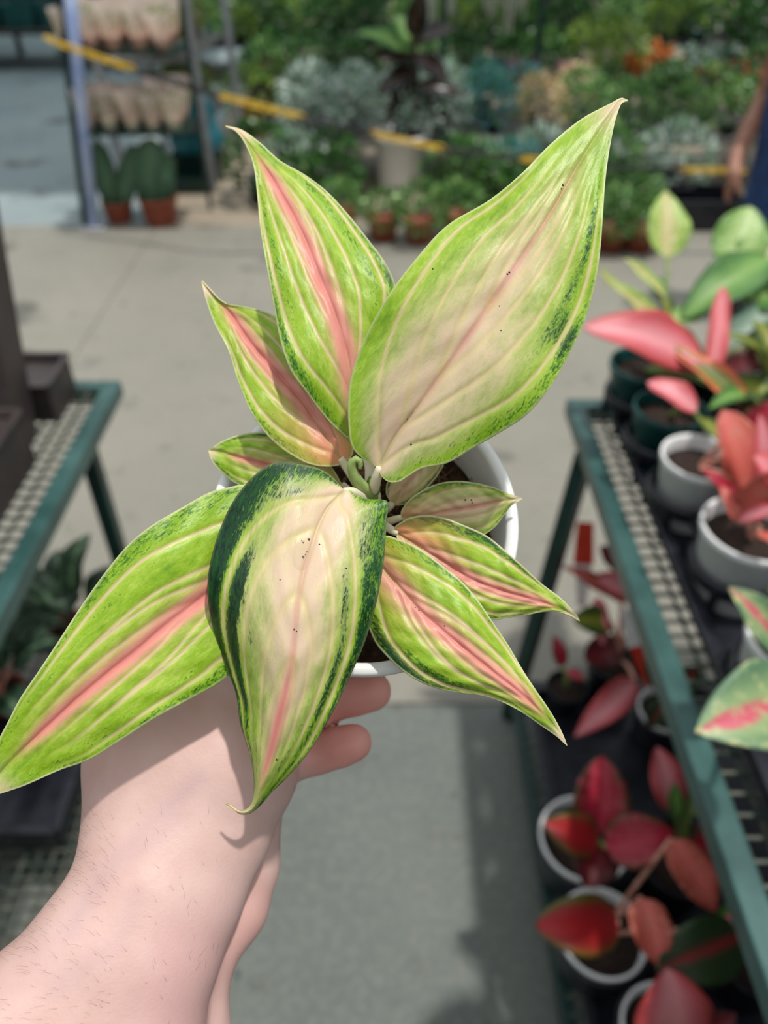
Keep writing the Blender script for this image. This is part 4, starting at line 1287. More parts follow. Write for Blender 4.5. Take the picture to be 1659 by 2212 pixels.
# farther along the lower shelf
QJ = low_pot('red leaved plant with drooping leaves at the far end of the lower shelf', 1335, 1420, 66, 'black_pl', .10)
pl(QJ, (1345, 1300), (1212, 1222), 1.62, 1.60, 34, 'salmon', arch=.1, fold=.2)
pl(QJ, (1385, 1295), (1275, 1245), 1.64, 1.60, 66, 'coral', arch=.12, fold=.15)
pl(QJ, (1290, 1290), (1300, 1400), 1.62, 1.58, 36, 'coral', arch=.1, fold=.2)
pl(QJ, (1320, 1345), (1238, 1340), 1.60, 1.58, 66, 'olive', arch=.1, fold=.1, shape=(.45, .6))
pl(QJ, (1335, 1400), (1262, 1425), 1.60, 1.56, 76, 'maroon', arch=.1, fold=.1, shape=(.45, .6))
pl(QJ, (1372, 1470), (1240, 1592), 1.48, 1.42, 66, 'coral', arch=.22, fold=.15)
pl(QJ, (1345, 1230), (1295, 1180), 1.70, 1.70, 50, 'maroon', arch=.1, fold=.1)
for q in ((1345, 1300, 1.62), (1385, 1295, 1.64), (1320, 1345, 1.60), (1372, 1470, 1.48), (1335, 1400, 1.6), (1345, 1230, 1.70)):
    stem_to(QJ, .09, *q, 'stem_pink', .004)
QK = low_pot('small red leaved plant by the splayed leg of the right bench', 1225, 1480, 44, 'black_pl', .07)
pl(QK, (1215, 1440), (1196, 1372), 1.62, 1.62, 34, 'crimson', arch=.1, fold=.2)
pl(QK, (1225, 1450), (1262, 1470), 1.58, 1.56, 28, 'crimson', arch=.1, fold=.2)
stem_to(QK, .06, 1215, 1440, 1.62, 'stem_green'); stem_to(QK, .06, 1225, 1450, 1.58, 'stem_green')


def plant_tag(label, a, b, wpx, d, top_frac, mats, e_base):
    pa, pb = W(a[0], a[1], d), W(b[0], b[1], d)
    e = thing('plant_tag', label, 'tag', pa)
    y = (pb - pa); n = (TOCAM - y.normalized() * TOCAM.dot(y.normalized())).normalized(); x = y.normalized().cross(n)
    w = wpx / F_PX * d / 2
    def plate(t0, t1, mat, nm, k0=1, k1=1):
        v = []
        for off in (0, .0015):
            for t, s, k in ((t0, -1, k0), (t0, 1, k0), (t1, 1, k1), (t1, -1, k1)):
                v.append(pa + y * t + x * (w * s * k) + n * off)
        link_mesh(nm, v, [(0, 1, 2, 3), (7, 6, 5, 4), (0, 4, 5, 1), (1, 5, 6, 2), (2, 6, 7, 3), (3, 7, 4, 0)], M[mat], e, smooth=False)
    plate(0, top_frac, mats[0], 'tag_spike', .45, .8); plate(top_frac, 1, mats[1], 'tag_head', 1, .8)
    return e


plant_tag('red and white plant tag beside the splayed bench leg', (1256, 1310), (1264, 1128), 44, 1.66, .5, ('tag_white', 'tag_red'), QJ)
plant_tag('white headed plant tag on a red spike under the right bench rail', (1408, 1480), (1366, 1312), 66, 1.50, .52, ('tag_red', 'tag_white'), QJ)
QL = low_pot('dark leaved plant half hidden behind the red one under the bench', 1440, 1530, 60, 'white_pot', .10)
for k_, (b, t, w_) in enumerate((((1440, 1500), (1390, 1420), 50), ((1450, 1500), (1520, 1430), 60), ((1440, 1510), (1400, 1570), 50))):
    pl(QL, b, t, 1.45, 1.46, w_, 'darkred_g', arch=.1, fold=.15); stem_to(QL, .09, b[0], b[1], 1.45, 'stem_green')


# ------------------------------------------------------------------ far end of the aisle
def foliage_mesh(name, n, rx, ry, rz, leaf, kind, seed):
    rnd = random.Random(seed); vs_, fs = [], []
    for i in range(n):
        if kind == 'bush':
            a = rnd.uniform(0, 2 * math.pi); zc = rnd.uniform(-.55, 1); rr = math.sqrt(max(0, 1 - zc * zc)) * (.55 + .45 * rnd.random() ** .4)
            p = Vector((rx * rr * math.cos(a), ry * rr * math.sin(a), rz * (zc + .55) / 1.55))
            d = Vector((math.cos(a) * rr, math.sin(a) * rr, zc * .7 + .3)) + Vector((rnd.gauss(0, .5), rnd.gauss(0, .5), rnd.gauss(0, .5)))
            L_ = leaf * rnd.uniform(.7, 1.3); w = L_ * .45
        else:
            a = rnd.uniform(0, 2 * math.pi); el = rnd.uniform(.3, 1.4)
            p = Vector((0, 0, 0)) + Vector((math.cos(a), math.sin(a), 0)) * rx * .08
            d = Vector((math.cos(a) * math.cos(el), math.sin(a) * math.cos(el), math.sin(el)))
            L_ = rz * rnd.uniform(.7, 1.15); w = leaf
        d.normalize()
        x = d.cross(Vector((rnd.gauss(0, 1), rnd.gauss(0, 1), rnd.gauss(0, 1) + 1))).normalized(); nn = x.cross(d)
        q = len(vs_)
        sag = nn * (-.12 * L_) if kind == 'bush' else Vector((0, 0, -.35 * L_))
        vs_ += [p, p + d * L_ * .45 + x * w / 2, p + d * L_ * .45 - x * w / 2, p + d * L_ * .75 + x * w * .36 + sag * .3, p + d * L_ * .75 - x * w * .36 + sag * .3, p + d * L_ + sag]
        fs += [(q, q + 1, q + 2), (q + 1, q + 3, q + 4, q + 2), (q + 3, q + 5, q + 4)]
    me = bpy.data.meshes.new(name); me.from_pydata([tuple(v) for v in vs_], [], fs); me.update()
    me.polygons.foreach_set('use_smooth', [True] * len(me.polygons))
    return me


def pot_mesh(r, h, n=20, taper=.76):
    m = MB(); rb = r * taper
    m.lathe((0, 0, 0), [(.001, 0), (rb, 0), (r * .94, h * .86), (r, h * .87), (r, h), (r * .92, h), (r * .9, h * .86), (.001, h * .85)], n)
    me = bpy.data.meshes.new('pot'); me.from_pydata([tuple(v) for v in m.v], [], m.f); me.update()
    me.polygons.foreach_set('use_smooth', [True] * len(me.polygons))
    return me


FOL = {}
def fol(kind, matn, variant, size=.16, leaf=.045, n=260):
    key = (kind, matn, variant, size)
    if key not in FOL:
        me = foliage_mesh('foliage', n, size, size, size * 1.35, leaf, kind, sum(map(ord, kind)) + variant * 17)
        me.materials.append(M[matn]); FOL[key] = me
    return FOL[key]


POTM = {}
LOOK = {'f_silver': 'silvery', 'f_dark': 'dark green', 'f_mid': 'mid green', 'f_lime': 'lime green', 'f_olive': 'olive', 'f_orange': 'orange', 'f_peach': 'peach and cream', 'f_blue': 'blue green'}
def far_plant(label, x, y, z, matn, pot='black_pl', size=.16, leaf=.045, n=260, kind='bush', potr=.07, poth=.10, group=None, blossom=None, name='potted_plant', rnd=random.Random(11)):
    e = thing(name, label, 'plant', (x, y, z), group)
    key = (pot, potr, poth)
    if key not in POTM:
        me = pot_mesh(potr, poth); me.materials.append(M[pot]); POTM[key] = me
    o = bpy.data.objects.new('pot', POTM[key]); COL.objects.link(o); o.parent = e
    o = bpy.data.objects.new('foliage', fol(kind, matn, rnd.randrange(3), size, leaf, n)); COL.objects.link(o); o.parent = e
    o.location = (0, 0, poth * .8); o.rotation_euler = (0, 0, rnd.uniform(0, 6.28)); s = rnd.uniform(.88, 1.12); o.scale = (s, s, s * rnd.uniform(.9, 1.15))
    if blossom:
        o = bpy.data.objects.new('blossom', fol('bush', blossom, 7, size * 1.04, leaf * .7, 60)); COL.objects.link(o); o.parent = e
        o.location = (0, 0, poth * .8 + size * .25)
    return e


def low_table(label, x0, x1, y0, y1, z, mat='bench_grey'):
    e = thing('display_table', label, 'table', ((x0 + x1) / 2, (y0 + y1) / 2, 0))
    nb = max(2, int((y1 - y0) / .2)); w = (y1 - y0) / nb
    for i in range(nb):
        m = MB(); m.box(((x0 + x1) / 2, y0 + w * (i + .5), z - .015), (x1 - x0, w - .012, .03)); bevel(m.build('plank', M[mat], e), .003, 1)
    nl = max(2, int((x1 - x0) / 1.2) + 1)
    for i in range(nl):
        xx = x0 + .06 + (x1 - x0 - .12) * i / (nl - 1)
        for yy in (y0 + .06, y1 - .06):
            m = MB(); m.bar((xx, yy, 0), (xx, yy, z - .03), .05, .05); m.build('leg', M[mat], e)
    return e


# -- stall on the left: wrapped post, packs, paddle plants
base = onz(203, 492, 0); topp = onY(146, -60, base.y - .05)
topp = base + (topp - base) * 1.25
m = MB(); m.tube([base, base + (topp - base) * .5, topp], .030, 10)
e = thing('wrapped_post', 'slim rack post wrapped in pale blue plastic film', 'post', base)
m.build('post_wrap', M['wrap'], e, smooth=True)
m = MB(); off = Vector((-.055, .03, 0)); m.bar(base + off, topp + off, .03, .03); m.build('post', M['dark_steel'], e)
m = MB(); m.box(base + Vector((0, 0, .006)), (.13, .11, .012)); m.build('foot_plate', M['galv'], e)


def paddle_plant(label, px, py, leaves, rpx):
    b = onz(px, py, 0); d = (b - CAM).dot(FW); r = rpx / F_PX * d
    e = thing('paddle_succulent', label, 'plant', (b.x, b.y + r, 0), 'paddle leaved succulents by the wrapped post')
    c = Vector((b.x, b.y + r, 0))
    pot_parts(e, c, r, r * 1.35, 'terra', taper=.75, n=28)
    for (x0, y0, x1, y1, w_) in leaves:
        a = onY(x0, y0, c.y); t = onY(x1, y1, c.y)
        dd = (t - a); a = a - dd * .12
        mleaf(e, a, t, w_ / F_PX * d, 'paddle', nrm=Vector((.2, -1, .1)), fold=.25, arch=.02, shape=(.35, .35), thick=.012)
    return e


paddle_plant('two paddle leaves spread in a V in a terracotta pot by the blue post', 252, 490, [(245, 440, 208, 305, 48), (262, 440, 292, 312, 44)], 34)
paddle_plant('single broad upright paddle leaf in the larger terracotta pot', 340, 496, [(330, 438, 326, 298, 72), (352, 440, 364, 330, 40)], 43)

# rack shelves with sleeved seedlings
rk = thing('display_rack', 'narrow metal rack holding two tiers of sleeved seedlings', 'rack', (-1.33, 4.42, 0))
ry0, ry1, rx0, rx1 = 4.28, 4.62, -1.60, -1.02
for zz in (.50, .86):
    for i in range(4):
        m = MB(); yy = ry0 + (ry1 - ry0) * (i + .5) / 4
        m.box(((rx0 + rx1) / 2, yy, zz - .008), (rx1 - rx0, .07, .016)); m.build('shelf_slat', M['dark_steel'], rk)
for xx in (rx0, rx1):
    for yy in (ry1,):
        m = MB(); m.bar((xx, yy, 0), (xx, yy, 1.45), .022, .022); m.build('upright', M['dark_steel'], rk)
slm, nt, p = nodes_of('clear_sleeve')
f_ = noise(nt, N(nt, 'ShaderNodeTexCoord').outputs['Object'], 40)
nt.links.new(ramp(nt, f_, [(.35, C(250, 214, 200)), (.65, C(252, 242, 236))]), p.inputs['Base Color'])
add_translucent(nt, p, C(254, 236, 226), 0.5)
p.inputs['Roughness'].default_value = .2
p.inputs['Alpha'].default_value = .8
pm = pot_mesh(.045, .062, 16); pm.materials.append(M['cream_pot'])
pm2 = pot_mesh(.045, .062, 16); pm2.materials.append(M['pink_pot'])
sm_ = MB(); sm_.lathe((0, 0, 0), [(.036, .03), (.050, .075), (.058, .13), (.066, .19)], 14)
sme = bpy.data.meshes.new('sleeve'); sme.from_pydata([tuple(v) for v in sm_.v], [], sm_.f); sme.update(); sme.materials.append(slm)
sme.polygons.foreach_set('use_smooth', [True] * len(sme.polygons))
cnt = 0
ordn = ['first', 'second', 'third', 'fourth', 'fifth', 'sixth', 'seventh', 'eighth', 'ninth', 'tenth', 'eleventh', 'twelfth', 'thirteenth', 'fourteenth', 'fifteenth', 'sixteenth', 'seventeenth', 'eighteenth', 'nineteenth', 'twentieth']
rr_ = random.Random(5)
for zz, tier in ((.50, 'lower'), (.86, 'upper')):
    for j, row in ((0, 'front'), (1, 'back')):
        for i in range(5):
            x = rx0 + .06 + i * .115 + rr_.uniform(-.01, .01); y = ry0 + .07 + j * .16
            e = thing('sleeved_seedling', f'sleeved seedling pot, {ordn[i]} from the left in the {row} row of the {tier} tier', 'plant', (x, y, zz), 'sleeved seedlings on the rack')
            o = bpy.data.objects.new('pot', pm if tier == 'lower' and j == 0 else pm2); COL.objects.link(o); o.parent = e
            o = bpy.data.objects.new('sleeve', sme); COL.objects.link(o); o.parent = e; o.scale = (1, 1, rr_.uniform(.85, 1.15)); o.rotation_euler = (rr_.uniform(-.06, .06), rr_.uniform(-.06, .06), 0)
            o = bpy.data.objects.new('foliage', fol('bush', 'f_mid' if i % 2 else 'f_lime', 1, .05, .03, 60)); COL.objects.link(o); o.parent = e; o.location = (0, 0, .10)

# galvanised uprights and second rack
rk2 = thing('plant_rack', 'grey galvanised plant rack with slanted shelves behind the seedling rack', 'rack', (-1.0, 5.6, 0))
pA, pB = onY(440, 330, 5.0), onY(520, 260, 5.9)
for px, Y in ((425, 5.0), (505, 5.9)):
    q = onY(px, 150, Y)
    m = MB(); m.bar((q.x, Y, 0), (q.x - .02, Y, 1.6), .065, .04); bevel(m.build('upright', M['galv'], rk2), .004)
    m = MB(); m.bar((q.x - .55, Y, 0), (q.x - .57, Y, 1.6), .05, .04); m.build('upright', M['galv'], rk2)
xa = onY(425, 150, 5.0).x; xb = onY(505, 150, 5.9).x
for zz in (.34, .70):
    for k in range(5):
        t = (k + .5) / 5
        m = MB(); m.bar((xa - .03 - t * .5, 5.0, zz), (xb - .03 - t * .5, 5.9, zz), .09, .02); m.build('shelf_slat', M['bench_grey'], rk2)
rr_ = random.Random(9)
for k in range(4):
    for j, zz in enumerate((.35, .71)):
        t = (k + .5) / 4
        x = xa + (xb - xa) * t - .22; y = 5.0 + .9 * t
        far_plant(f'olive foliage plant on the {"lower" if j == 0 else "upper"} slatted shelf, {ordn[k]} from the front', x, y, zz, 'f_olive' if (k + j) % 2 else 'f_lime', pot='terra' if k % 2 else 'pink_pot', size=.13, n=150, group='plants on the slatted rack', potr=.06, poth=.09)

# teal bag, crate beside the stall
c = onz(425, 395, 0)
e = thing('plastic_bag', 'crumpled teal plastic sack standing behind the paddle plants', 'sack', (c.x, c.y + .15, 0))
m = MB(); vs_, fs = [], []; na, nz = 24, 10
for i in range(nz + 1):
    t = i / nz; r = (.15 + .02 * math.sin(t * 9)) * (1 - .5 * t ** 4)
    for k in range(na):
        a = 2 * math.pi * k / na; w_ = 1 + .09 * math.sin(5 * a + 4 * t) + .05 * math.sin(11 * a - 7 * t)
        vs_.append(Vector((c.x + r * w_ * math.cos(a), c.y + .15 + r * w_ * .7 * math.sin(a), .16 + t * .34)))
for i in range(nz):
    for k in range(na):
        fs.append((i * na + k, i * na + (k + 1) % na, (i + 1) * na + (k + 1) % na, (i + 1) * na + k))
m.add(vs_, fs); m.build('sack_film', M['teal_bag'], e, smooth=True)
m = MB(); m.box((c.x, c.y + .15, .08), (.3, .26, .16)); bevel(m.build('cardboard_foot', M['dark_steel'], e), .01)
tray('dark green crate on the floor beside the paddle plants', c.x - .20, c.x + .12, c.y - .22, c.y - .02, 0, .09, 'dark_steel', 'floor_crate')

# far left stall
t_ = low_table('long dark table across the far left', -5.2, -2.55, 8.6, 9.5, .34, 'bench_dark')
for i in range(7):
    x = -5.0 + i * .36
    b = MB(); cx_, cy_ = x, 9.0
    for (dx, dy, sx, sy) in ((0, -.17, .30, .012), (0, .17, .30, .012), (-.145, 0, .012, .34), (.145, 0, .012, .34)):
        b.box((cx_ + dx, cy_ + dy, .34 + .10), (sx, sy, .20))
    b.box((cx_, cy_, .35), (.30, .34, .012))
    o = b.build('plastic_crate', M['teal_pl'], None, loc=(cx_, cy_, .34)); bevel(o, .004, 1)
    tag(o, f'teal plastic crate, {ordn[i]} from the left on the far table', 'crate', 'teal crates on the far table')

# -- yellow and black barrier chain
cpts = [(110, 86), (130, 95), (290, 150), (480, 208), (650, 252), (810, 290), (965, 322), (1150, 346), (1320, 360), (1470, 367), (1620, 368), (1720, 362)]
CH = smooth_path([onY(a, b, 4.22 if k_ < 2 else 4.1 if k_ < 3 else 3.95) for k_, (a, b) in enumerate(cpts)], 400)
ln = [0]
for a, b in zip(CH[:-1], CH[1:]): ln.append(ln[-1] + (b - a).length)
ce = thing('barrier_chain', 'yellow and black plastic barrier chain sagging across the aisle', 'chain', CH[0])
lm = {}
for kx in ('yellow', 'black_chain'):
    mm = MB(); ring = []
    for k in range(16):
        a = 2 * math.pi * k / 16
        ring.append(Vector(((.016 if math.cos(a) > 0 else -.016) * (abs(math.cos(a)) > .05) + .012 * math.cos(a), .013 * math.sin(a), 0)))
    mm.tube(ring + [ring[0]], .0048, 6, cap=False)
    me = bpy.data.meshes.new('chain_link'); me.from_pydata([tuple(v) for v in mm.v], [], mm.f); me.update(); me.materials.append(M[kx])
    me.polygons.foreach_set('use_smooth', [True] * len(me.polygons)); lm[kx] = me
s = 0; i = 0
while s < ln[-1] - .03:
    k = int(np.searchsorted(ln, s)); k = min(max(1, k), len(CH) - 2)
    p_ = CH[k]; t_ = (CH[k + 1] - CH[k - 1]).normalized()
    q = p_ - CAM; dep = q.dot(FW); pxx = CX + q.dot(RT) / dep * F_PX
    yel = any(a <= pxx <= b for a, b in ((60, 290), (480, 650), (808, 966), (1130, 1300), (1468, 1615)))
    o = bpy.data.objects.new('chain_link', lm['yellow' if yel else 'black_chain']); COL.objects.link(o); o.parent = ce
    rot = t_.to_track_quat('X', 'Z').to_matrix() @ Matrix.Rotation(i % 2 * math.pi / 2 + .4, 3, 'X')
    o.location = p_ - CH[0]; o.rotation_euler = rot.to_euler()
    s += .038; i += 1
for px, py, lab in ((1700, 362, 'dark chain post beyond the right frame edge'),):
    q = onY(px, py, 3.95)
    m = MB(); m.lathe((q.x - .03 if px < 500 else q.x + .03, q.y, 0), [(.001, 0), (.12, 0), (.12, .02), (.025, .04), (.02, .08), (.02, q.z + .05), (.001, q.z + .06)], 20)
    o = m.build('chain_post', M['dark_steel'], None, smooth=True, loc=(q.x, q.y, 0)); tag(o, lab, 'post')

# -- front row on the floor: bushy plants in terracotta pots
k = 0
for (px, py) in ((735, 512), (828, 528), (907, 533), (985, 520), (1245, 545), (1322, 552), (1385, 552)):
    b = onz(px, py, 0)
    far_plant(f'bushy green plant in a terracotta pot, {ordn[k]} from the left along the floor', b.x, b.y + .08, 0, 'f_mid', 'terra', .115, .04, 300, potr=.088, poth=.12, group='terracotta pots along the floor'); k += 1
for i, (px, py) in enumerate(((640, 462), (715, 470), (985, 462), (1060, 470), (1130, 478), (1290, 500), (1370, 498))):
    b = onz(px, py, 0)
    far_plant(f'dark green bush behind the terracotta pots, {ordn[i]} from the left', b.x, b.y + .1, 0, 'f_dark' if i % 3 else 'f_mid', 'black_pl', .17, .05, 320, potr=.08, poth=.10, group='bushes behind the terracotta pots')

for i, px in enumerate((560, 640, 712, 1015, 1060, 1110, 1165, 1225, 1300, 1375, 1450)):
    q = onY(px, 380, 4.78)
    mt = ('f_dark', 'f_silver', 'f_dark', 'f_mid', 'f_silver', 'f_blue', 'f_silver', 'f_dark', 'f_mid', 'f_silver', 'f_silver')[i]
    far_plant(f'{LOOK[mt]} bush standing close before the grey table, {ordn[i]} from the left', q.x, 4.78, 0, mt, 'black_pl', .18, .055, 300, potr=.08, poth=.13, group='bushes before the grey table')
# -- white pot with a burgundy leaved rubber plant
b = onz(866, 425, 0)
wp = thing('potted_rubber_plant', 'dark burgundy leaved plant in a large white pot behind the chain', 'plant', (b.x, b.y + .16, 0))
wc = Vector((b.x, b.y + .16, 0))
zt = onY(866, 285, wc.y).z
pot_parts(wp, wc, .172, zt, 'white_pot', taper=.8, lip=.03)
st = wc + Vector((.07, 0, zt * .85)); tp = onY(893, 60, wc.y)
stalk(wp, [st, (st + tp) / 2 + Vector((.02, 0, 0)), tp], .025, .014, 'stem_dark', 'trunk', 8)
for (x0, y0, x1, y1, w_, mt) in ((895, 150, 815, 205, 52, 'burgundy'), (893, 130, 800, 118, 50, 'burgundy'), (897, 120, 968, 175, 56, 'burgundy'), (893, 100, 850, 30, 50, 'green'), (897, 95, 985, 60, 54, 'burgundy'),
                                 (895, 180, 960, 250, 50, 'burgundy'), (893, 170, 835, 262, 50, 'burgundy'), (893, 80, 912, -30, 48, 'burgundy'), (896, 190, 1010, 205, 52, 'burgundy'), (893, 110, 770, 70, 46, 'green')):
    dd = rr_.uniform(-.12, .12)
    a = onY(x0, y0, wc.y); t = onY(x1, y1, wc.y + dd)
    mleaf(wp, a, t, w_ / F_PX * 4.3, mt, nrm=Vector((.1, -.6, .8)), arch=.08, fold=.15, thick=.002)

# -- display tables with plants, row by row
low_table('low grey display table behind the white pot', -.62, 2.55, 4.95, 5.75, .30)
low_table('second low display table across the back', -1.0, 3.6, 6.3, 7.2, .30, 'bench_dark')
low_table('farthest display table at the top of the view', -2.2, 5.0, 8.0, 9.1, .32, 'bench_dark')


def pick(px):
    """what grows where along the middle rows"""
    if px < 820: return 'f_silver', None
    if px < 960: return 'f_silver', None
    if px < 1010: return 'f_mid', None
    if px < 1130: return 'f_blue', None
    if px < 1240: return 'f_peach', None
    if px < 1330: return 'f_mid', None
    return 'f_mid', None


for j, Y in enumerate((5.10, 5.40, 5.65)):
    for i in range(11):
        x = -.48 + i * .285 + rr_.uniform(-.03, .03)
        dep = Y / (.766 + .643 * .5); px = CX + x / dep * F_PX
        mt, bl = pick(px)
        if j == 2 and 1050 < px < 1250: bl = 'f_pink'
        if j >= 1 and 1440 < px < 1510: bl = 'f_white'
        if j >= 1 and px > 1515: bl = 'f_red'
        if j == 2 and mt == 'f_mid' and px > 1300: mt = 'f_dark'
        far_plant(f'{LOOK[mt]} plant, {ordn[i]} from the left in the {("front", "middle", "back")[j]} row of the grey table', x, Y + rr_.uniform(-.03, .03), .30, mt, 'black_pl', .15, .055 if mt == 'f_silver' else .045, 240, group='plants on the grey display table', blossom=bl, potr=.06, poth=.07)
for j, Y in enumerate((6.45, 6.75, 7.02)):
    for i in range(15):
        x = -.85 + i * .30 + rr_.uniform(-.04, .04)
        dep = Y / (.766 + .643 * .57); px = CX + x / dep * F_PX
        mt = 'f_dark'
        kd = 'bush'; sz = .14
        if 1230 < px < 1335: mt = 'f_lime'; sz = .2
        elif 1335 <= px < 1450: mt, kd = 'f_orange', 'spiky'
        elif 1450 <= px < 1560: mt, kd = 'f_silver', 'spiky'
        elif (i + j) % 4 == 0: mt = 'f_mid'
        far_plant(f'{LOOK[mt]} plant, {ordn[i]} from the left in the {("front", "middle", "back")[j]} row of the second table', x, Y, .30, mt, 'black_pl', sz, .05 if kd == 'bush' else .04, 240 if kd == 'bush' else 46, kind=kd, group='plants on the second display table', potr=.06, poth=.07)
for j, Y in enumerate((8.15, 8.5, 8.85)):
    for i in range(19):
        x = -2.05 + i * .38 + rr_.uniform(-.05, .05)
        mt = ('f_dark', 'f_dark', 'f_mid', 'f_dark', 'f_lime')[(i * 2 + j * 3) % 5]
        far_plant(f'{LOOK[mt]} plant, {ordn[i]} from the left in the {("front", "middle", "back")[j]} row of the farthest table', x, Y, .32, mt, 'teal_pl' if i % 4 == 1 else 'black_pl', .16, .06, 260, group='plants on the farthest display table', potr=.08, poth=.09)
# yellow green climbers in front of the second upright
for i, (px, Y) in enumerate(((540, 6.3), (600, 6.6))):
    q = onY(px, 200, Y)
    far_plant(('tall lime green climber beside the grey rack upright', 'tall olive bush between the grey rack and the dark bushes')[i], q.x, Y, 0, ('f_lime', 'f_olive')[i], 'terra', .24, .05, 420, potr=.11, poth=.2)
# large dark shrubs closing the view
for i in range(6):
    x = -1.9 + i * 1.28
    far_plant(f'tall dark shrub standing behind the tables, {ordn[i]} from the left', x, 10.6 + (i % 2) * .5, 0, 'f_dark', 'black_pl', .46, .11, 700, potr=.2, poth=.25, group='tall shrubs at the back')

# hanging white aerial-root skeins
hang = thing('hanging_rail', 'dark overhead rail that carries pale hanging skeins', 'rail', (.6, 5.9, 0))
xl, xr = onY(885, 0, 5.9).x, onY(1140, 0, 5.9).x
m = MB(); m.bar((xl - .1, 5.9, 1.75), (xr + .1, 5.9, 1.75), .03, .03); m.build('rail_bar', M['dark_steel'], hang)
for x in (onY(960, 200, 5.9).x - .02, xr + .1):
    m = MB(); m.bar((x, 5.9, 0), (x, 5.9, 1.75), .045, .045); m.build('rail_post', M['dark_steel'], hang)
for i, (px, yb) in enumerate(((905, 70), (930, 95), (978, 45), (1055, 40), (1098, 82), (1080, 20), (1125, 30))):
    q = onY(px, yb, 5.88)
    m = MB()
    for s_ in range(7):
        dx, dy = rr_.uniform(-.03, .03), rr_.uniform(-.03, .03)
        m.tube([(q.x, 5.9, 1.73), (q.x + dx, 5.9 + dy, 1.3), (q.x + dx * 1.2, 5.9 + dy, q.z + rr_.uniform(0, .06))], [.006, .012, .006], 5)
    o = m.build('hanging_skein', M['skein'], None, smooth=True, loc=(q.x, 5.9, 1.73))
    tag(o, f'pale hanging skein of roots, {ordn[i]} hung along the dark rail', 'hanging roots', 'pale skeins on the rail')

# grey mesh crates at right in front of the table
for i, (px, py) in enumerate(((1400, 470), (1520, 500))):
    q = onz(px, py, 0)
    tray(('flat black crate on the floor near the right, left one', 'flat black crate on the floor near the right, by the blue jeans')[i], q.x - .2, q.x + .2, q.y, q.y + .3, 0, .16, 'black_pl', 'floor_crate')

# ------------------------------------------------------------------ person at the right edge
PX, PY = 1.70, 3.30
pe = thing('person', 'person in blue jeans with a bare lowered arm at the right frame edge', 'person', (PX, PY, 0))
def v3(x, y, z): return np.array((PX + x, PY + y, z))
hand_w = np.array(W(1582, 388, 3.02)); wr = np.array(W(1590, 335, 3.04)); elb = np.array(W(1650, 215, 3.12)); sh = v3(-.18, .02, 1.40)
body_ch = [
    ([(v3(0, 0, .98), .13), (v3(0, .01, 1.15), .125), (v3(0, .01, 1.33), .135), (v3(0, .02, 1.44), .07), (v3(0, 0, 1.56), .055)], .03),
    ([(v3(-.12, .01, 1.40), .06), (v3(.12, .01, 1.40), .06)], .05),
    ([(v3(0, -.02, 1.62), .078), (v3(0, -.015, 1.70), .088)], .03),
    ([(v3(0, -.10, 1.635), .014), (v3(0, -.085, 1.67), .008)], .012),
    ([(v3(-.085, 0, 1.64), .014), (v3(-.088, 0, 1.67), .016)], .008), ([(v3(.085, 0, 1.64), .014), (v3(.088, 0, 1.67), .016)], .008),
    ([(sh, .052), ((sh + elb) / 2, .045), (elb, .038), ((elb + wr) / 2, .036), (wr, .026)], .03),
    ([(wr, .026), (hand_w + np.array((0, 0, .02)), .03)], .015),
    ([(v3(.19, 0, 1.39), .05), (v3(.25, 0, 1.12), .038), (v3(.25, -.06, .88), .026), (v3(.25, -.08, .80), .03)], .03),
    ([(v3(-.09, 0, .92), .10), (v3(-.10, -.01, .50), .065), (v3(-.10, .01, .10), .042), (v3(-.10, -.10, .035), .034)], .04),
    ([(v3(.09, 0, .92), .10), (v3(.10, -.01, .50), .065), (v3(.10, .01, .10), .042), (v3(.10, -.10, .035), .034)], .04)]
for k_, (dx, ln_) in enumerate(((-.022, .075), (-.007, .085), (.008, .08), (.022, .065))):
    a = hand_w + np.array((dx * .6, dx, 0)); body_ch.append(([(a, .012), (a + np.array((-.005, 0, -ln_ * .5)), .0105), (a + np.array((.006, 0, -ln_)), .008)], .006))
body_ch.append(([(hand_w + np.array((0, -.02, .02)), .012), (hand_w + np.array((.015, -.04, -.02)), .011), (hand_w + np.array((.02, -.042, -.045)), .008)], .008))
def f_body(P):
    d = None
    for c_, k_ in body_ch:
        s_ = chain_sdf(P, c_, .02 if k_ > .02 else .006)
        d = s_ if d is None else smin(d, s_, k_)
    return d
bv, bf = surface_nets(f_body, (PX - .45, PY - .3, -.01), (PX + .35, PY + .25, 1.83), .011)
o = link_mesh('body', bv, bf, M['skin2'], pe); o.modifiers.new('smooth', 'SMOOTH').iterations = 2
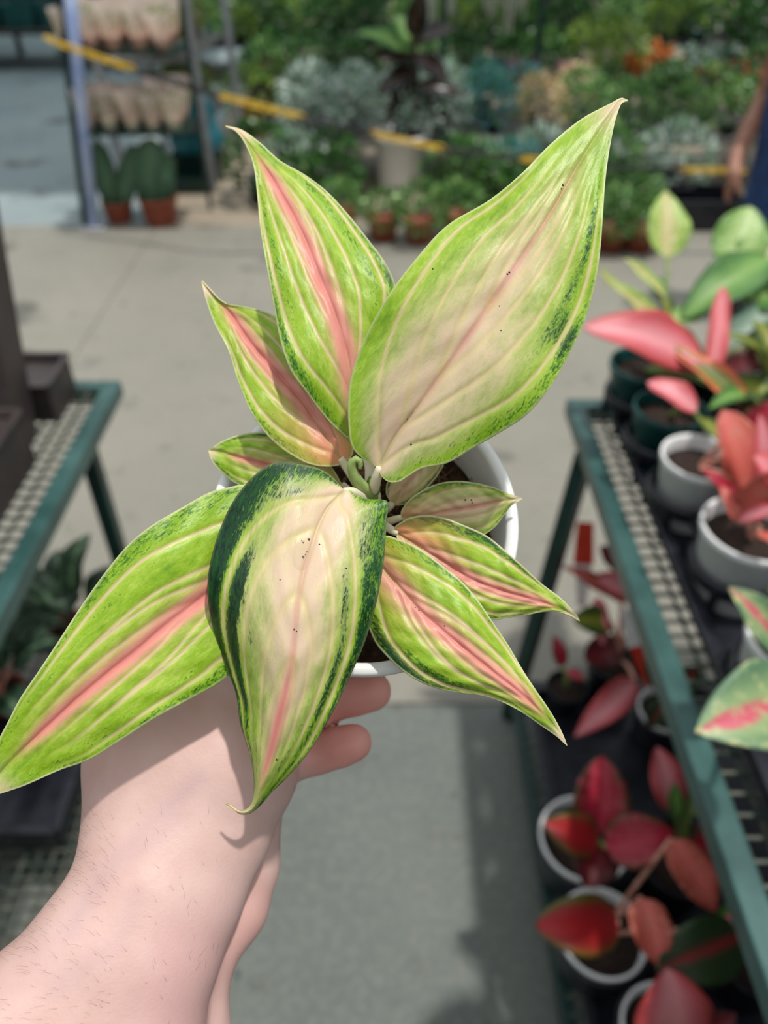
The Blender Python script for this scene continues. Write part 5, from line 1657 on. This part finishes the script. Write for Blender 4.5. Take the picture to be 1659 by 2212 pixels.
def f_jeans(P):
    d = smin(sd_capsule(P, v3(-.03, 0, .97), v3(.03, 0, .97), .145, .145), sd_capsule(P, v3(-.10, 0, .90), v3(-.105, -.01, .50), .118, .088), .04)
    d = smin(d, sd_capsule(P, v3(.10, 0, .90), v3(.105, -.01, .50), .118, .088), .04)
    d = smin(d, sd_capsule(P, v3(-.105, -.01, .50), v3(-.105, .01, .09), .088, .075), .02)
    d = smin(d, sd_capsule(P, v3(.105, -.01, .50), v3(.105, .01, .09), .088, .075), .02)
    d = np.maximum(d, P[..., 2] - 1.06); d = np.maximum(d, .06 - P[..., 2])
    return d
jv, jf = surface_nets(f_jeans, (PX - .3, PY - .25, 0), (PX + .3, PY + .25, 1.12), .012)
o = link_mesh('jeans', jv, jf, M['denim'], pe); o.modifiers.new('smooth', 'SMOOTH').iterations = 2; o['label'] = 'blue denim jeans'
def f_shirt(P):
    d = sd_capsule(P, v3(0, 0, 1.04), v3(0, .01, 1.34), .158, .155)
    d = smin(d, sd_capsule(P, v3(-.12, .01, 1.39), v3(.12, .01, 1.39), .075, .075), .05)
    up = sh + (elb - sh) * .5
    d = smin(d, sd_capsule(P, sh, up, .066, .06), .03)
    d = smin(d, sd_capsule(P, v3(.19, 0, 1.39), v3(.23, 0, 1.22), .066, .058), .03)
    return np.maximum(d, np.maximum(P[..., 2] - 1.465, 1.0 - P[..., 2]))
jv, jf = surface_nets(f_shirt, (PX - .45, PY - .25, .98), (PX + .4, PY + .25, 1.55), .012)
o = link_mesh('shirt', jv, jf, M['shirt'], pe); o.modifiers.new('smooth', 'SMOOTH').iterations = 2
def f_hair(P):
    d = sd_capsule(P, v3(0, .01, 1.665), v3(0, .005, 1.71), .096, .098)
    return np.maximum(d, -(P[..., 1] - PY + .045) - (P[..., 2] - 1.70) * .9)
jv, jf = surface_nets(f_hair, (PX - .15, PY - .15, 1.5), (PX + .15, PY + .15, 1.85), .010)
link_mesh('hair', jv, jf, M['hair'], pe)
for sx in (-1, 1):
    def f_shoe(P): return np.maximum(smin(sd_capsule(P, v3(sx * .102, .03, .045), v3(sx * .102, -.13, .04), .052, .045), sd_capsule(P, v3(sx * .102, .02, .05), v3(sx * .102, .02, .10), .052, .05), .03), .004 - P[..., 2])
    jv, jf = surface_nets(f_shoe, (PX + sx * .102 - .08, PY - .22, -.01), (PX + sx * .102 + .08, PY + .12, .18), .009)
    link_mesh('shoe', jv, jf, M['shoe'], pe)
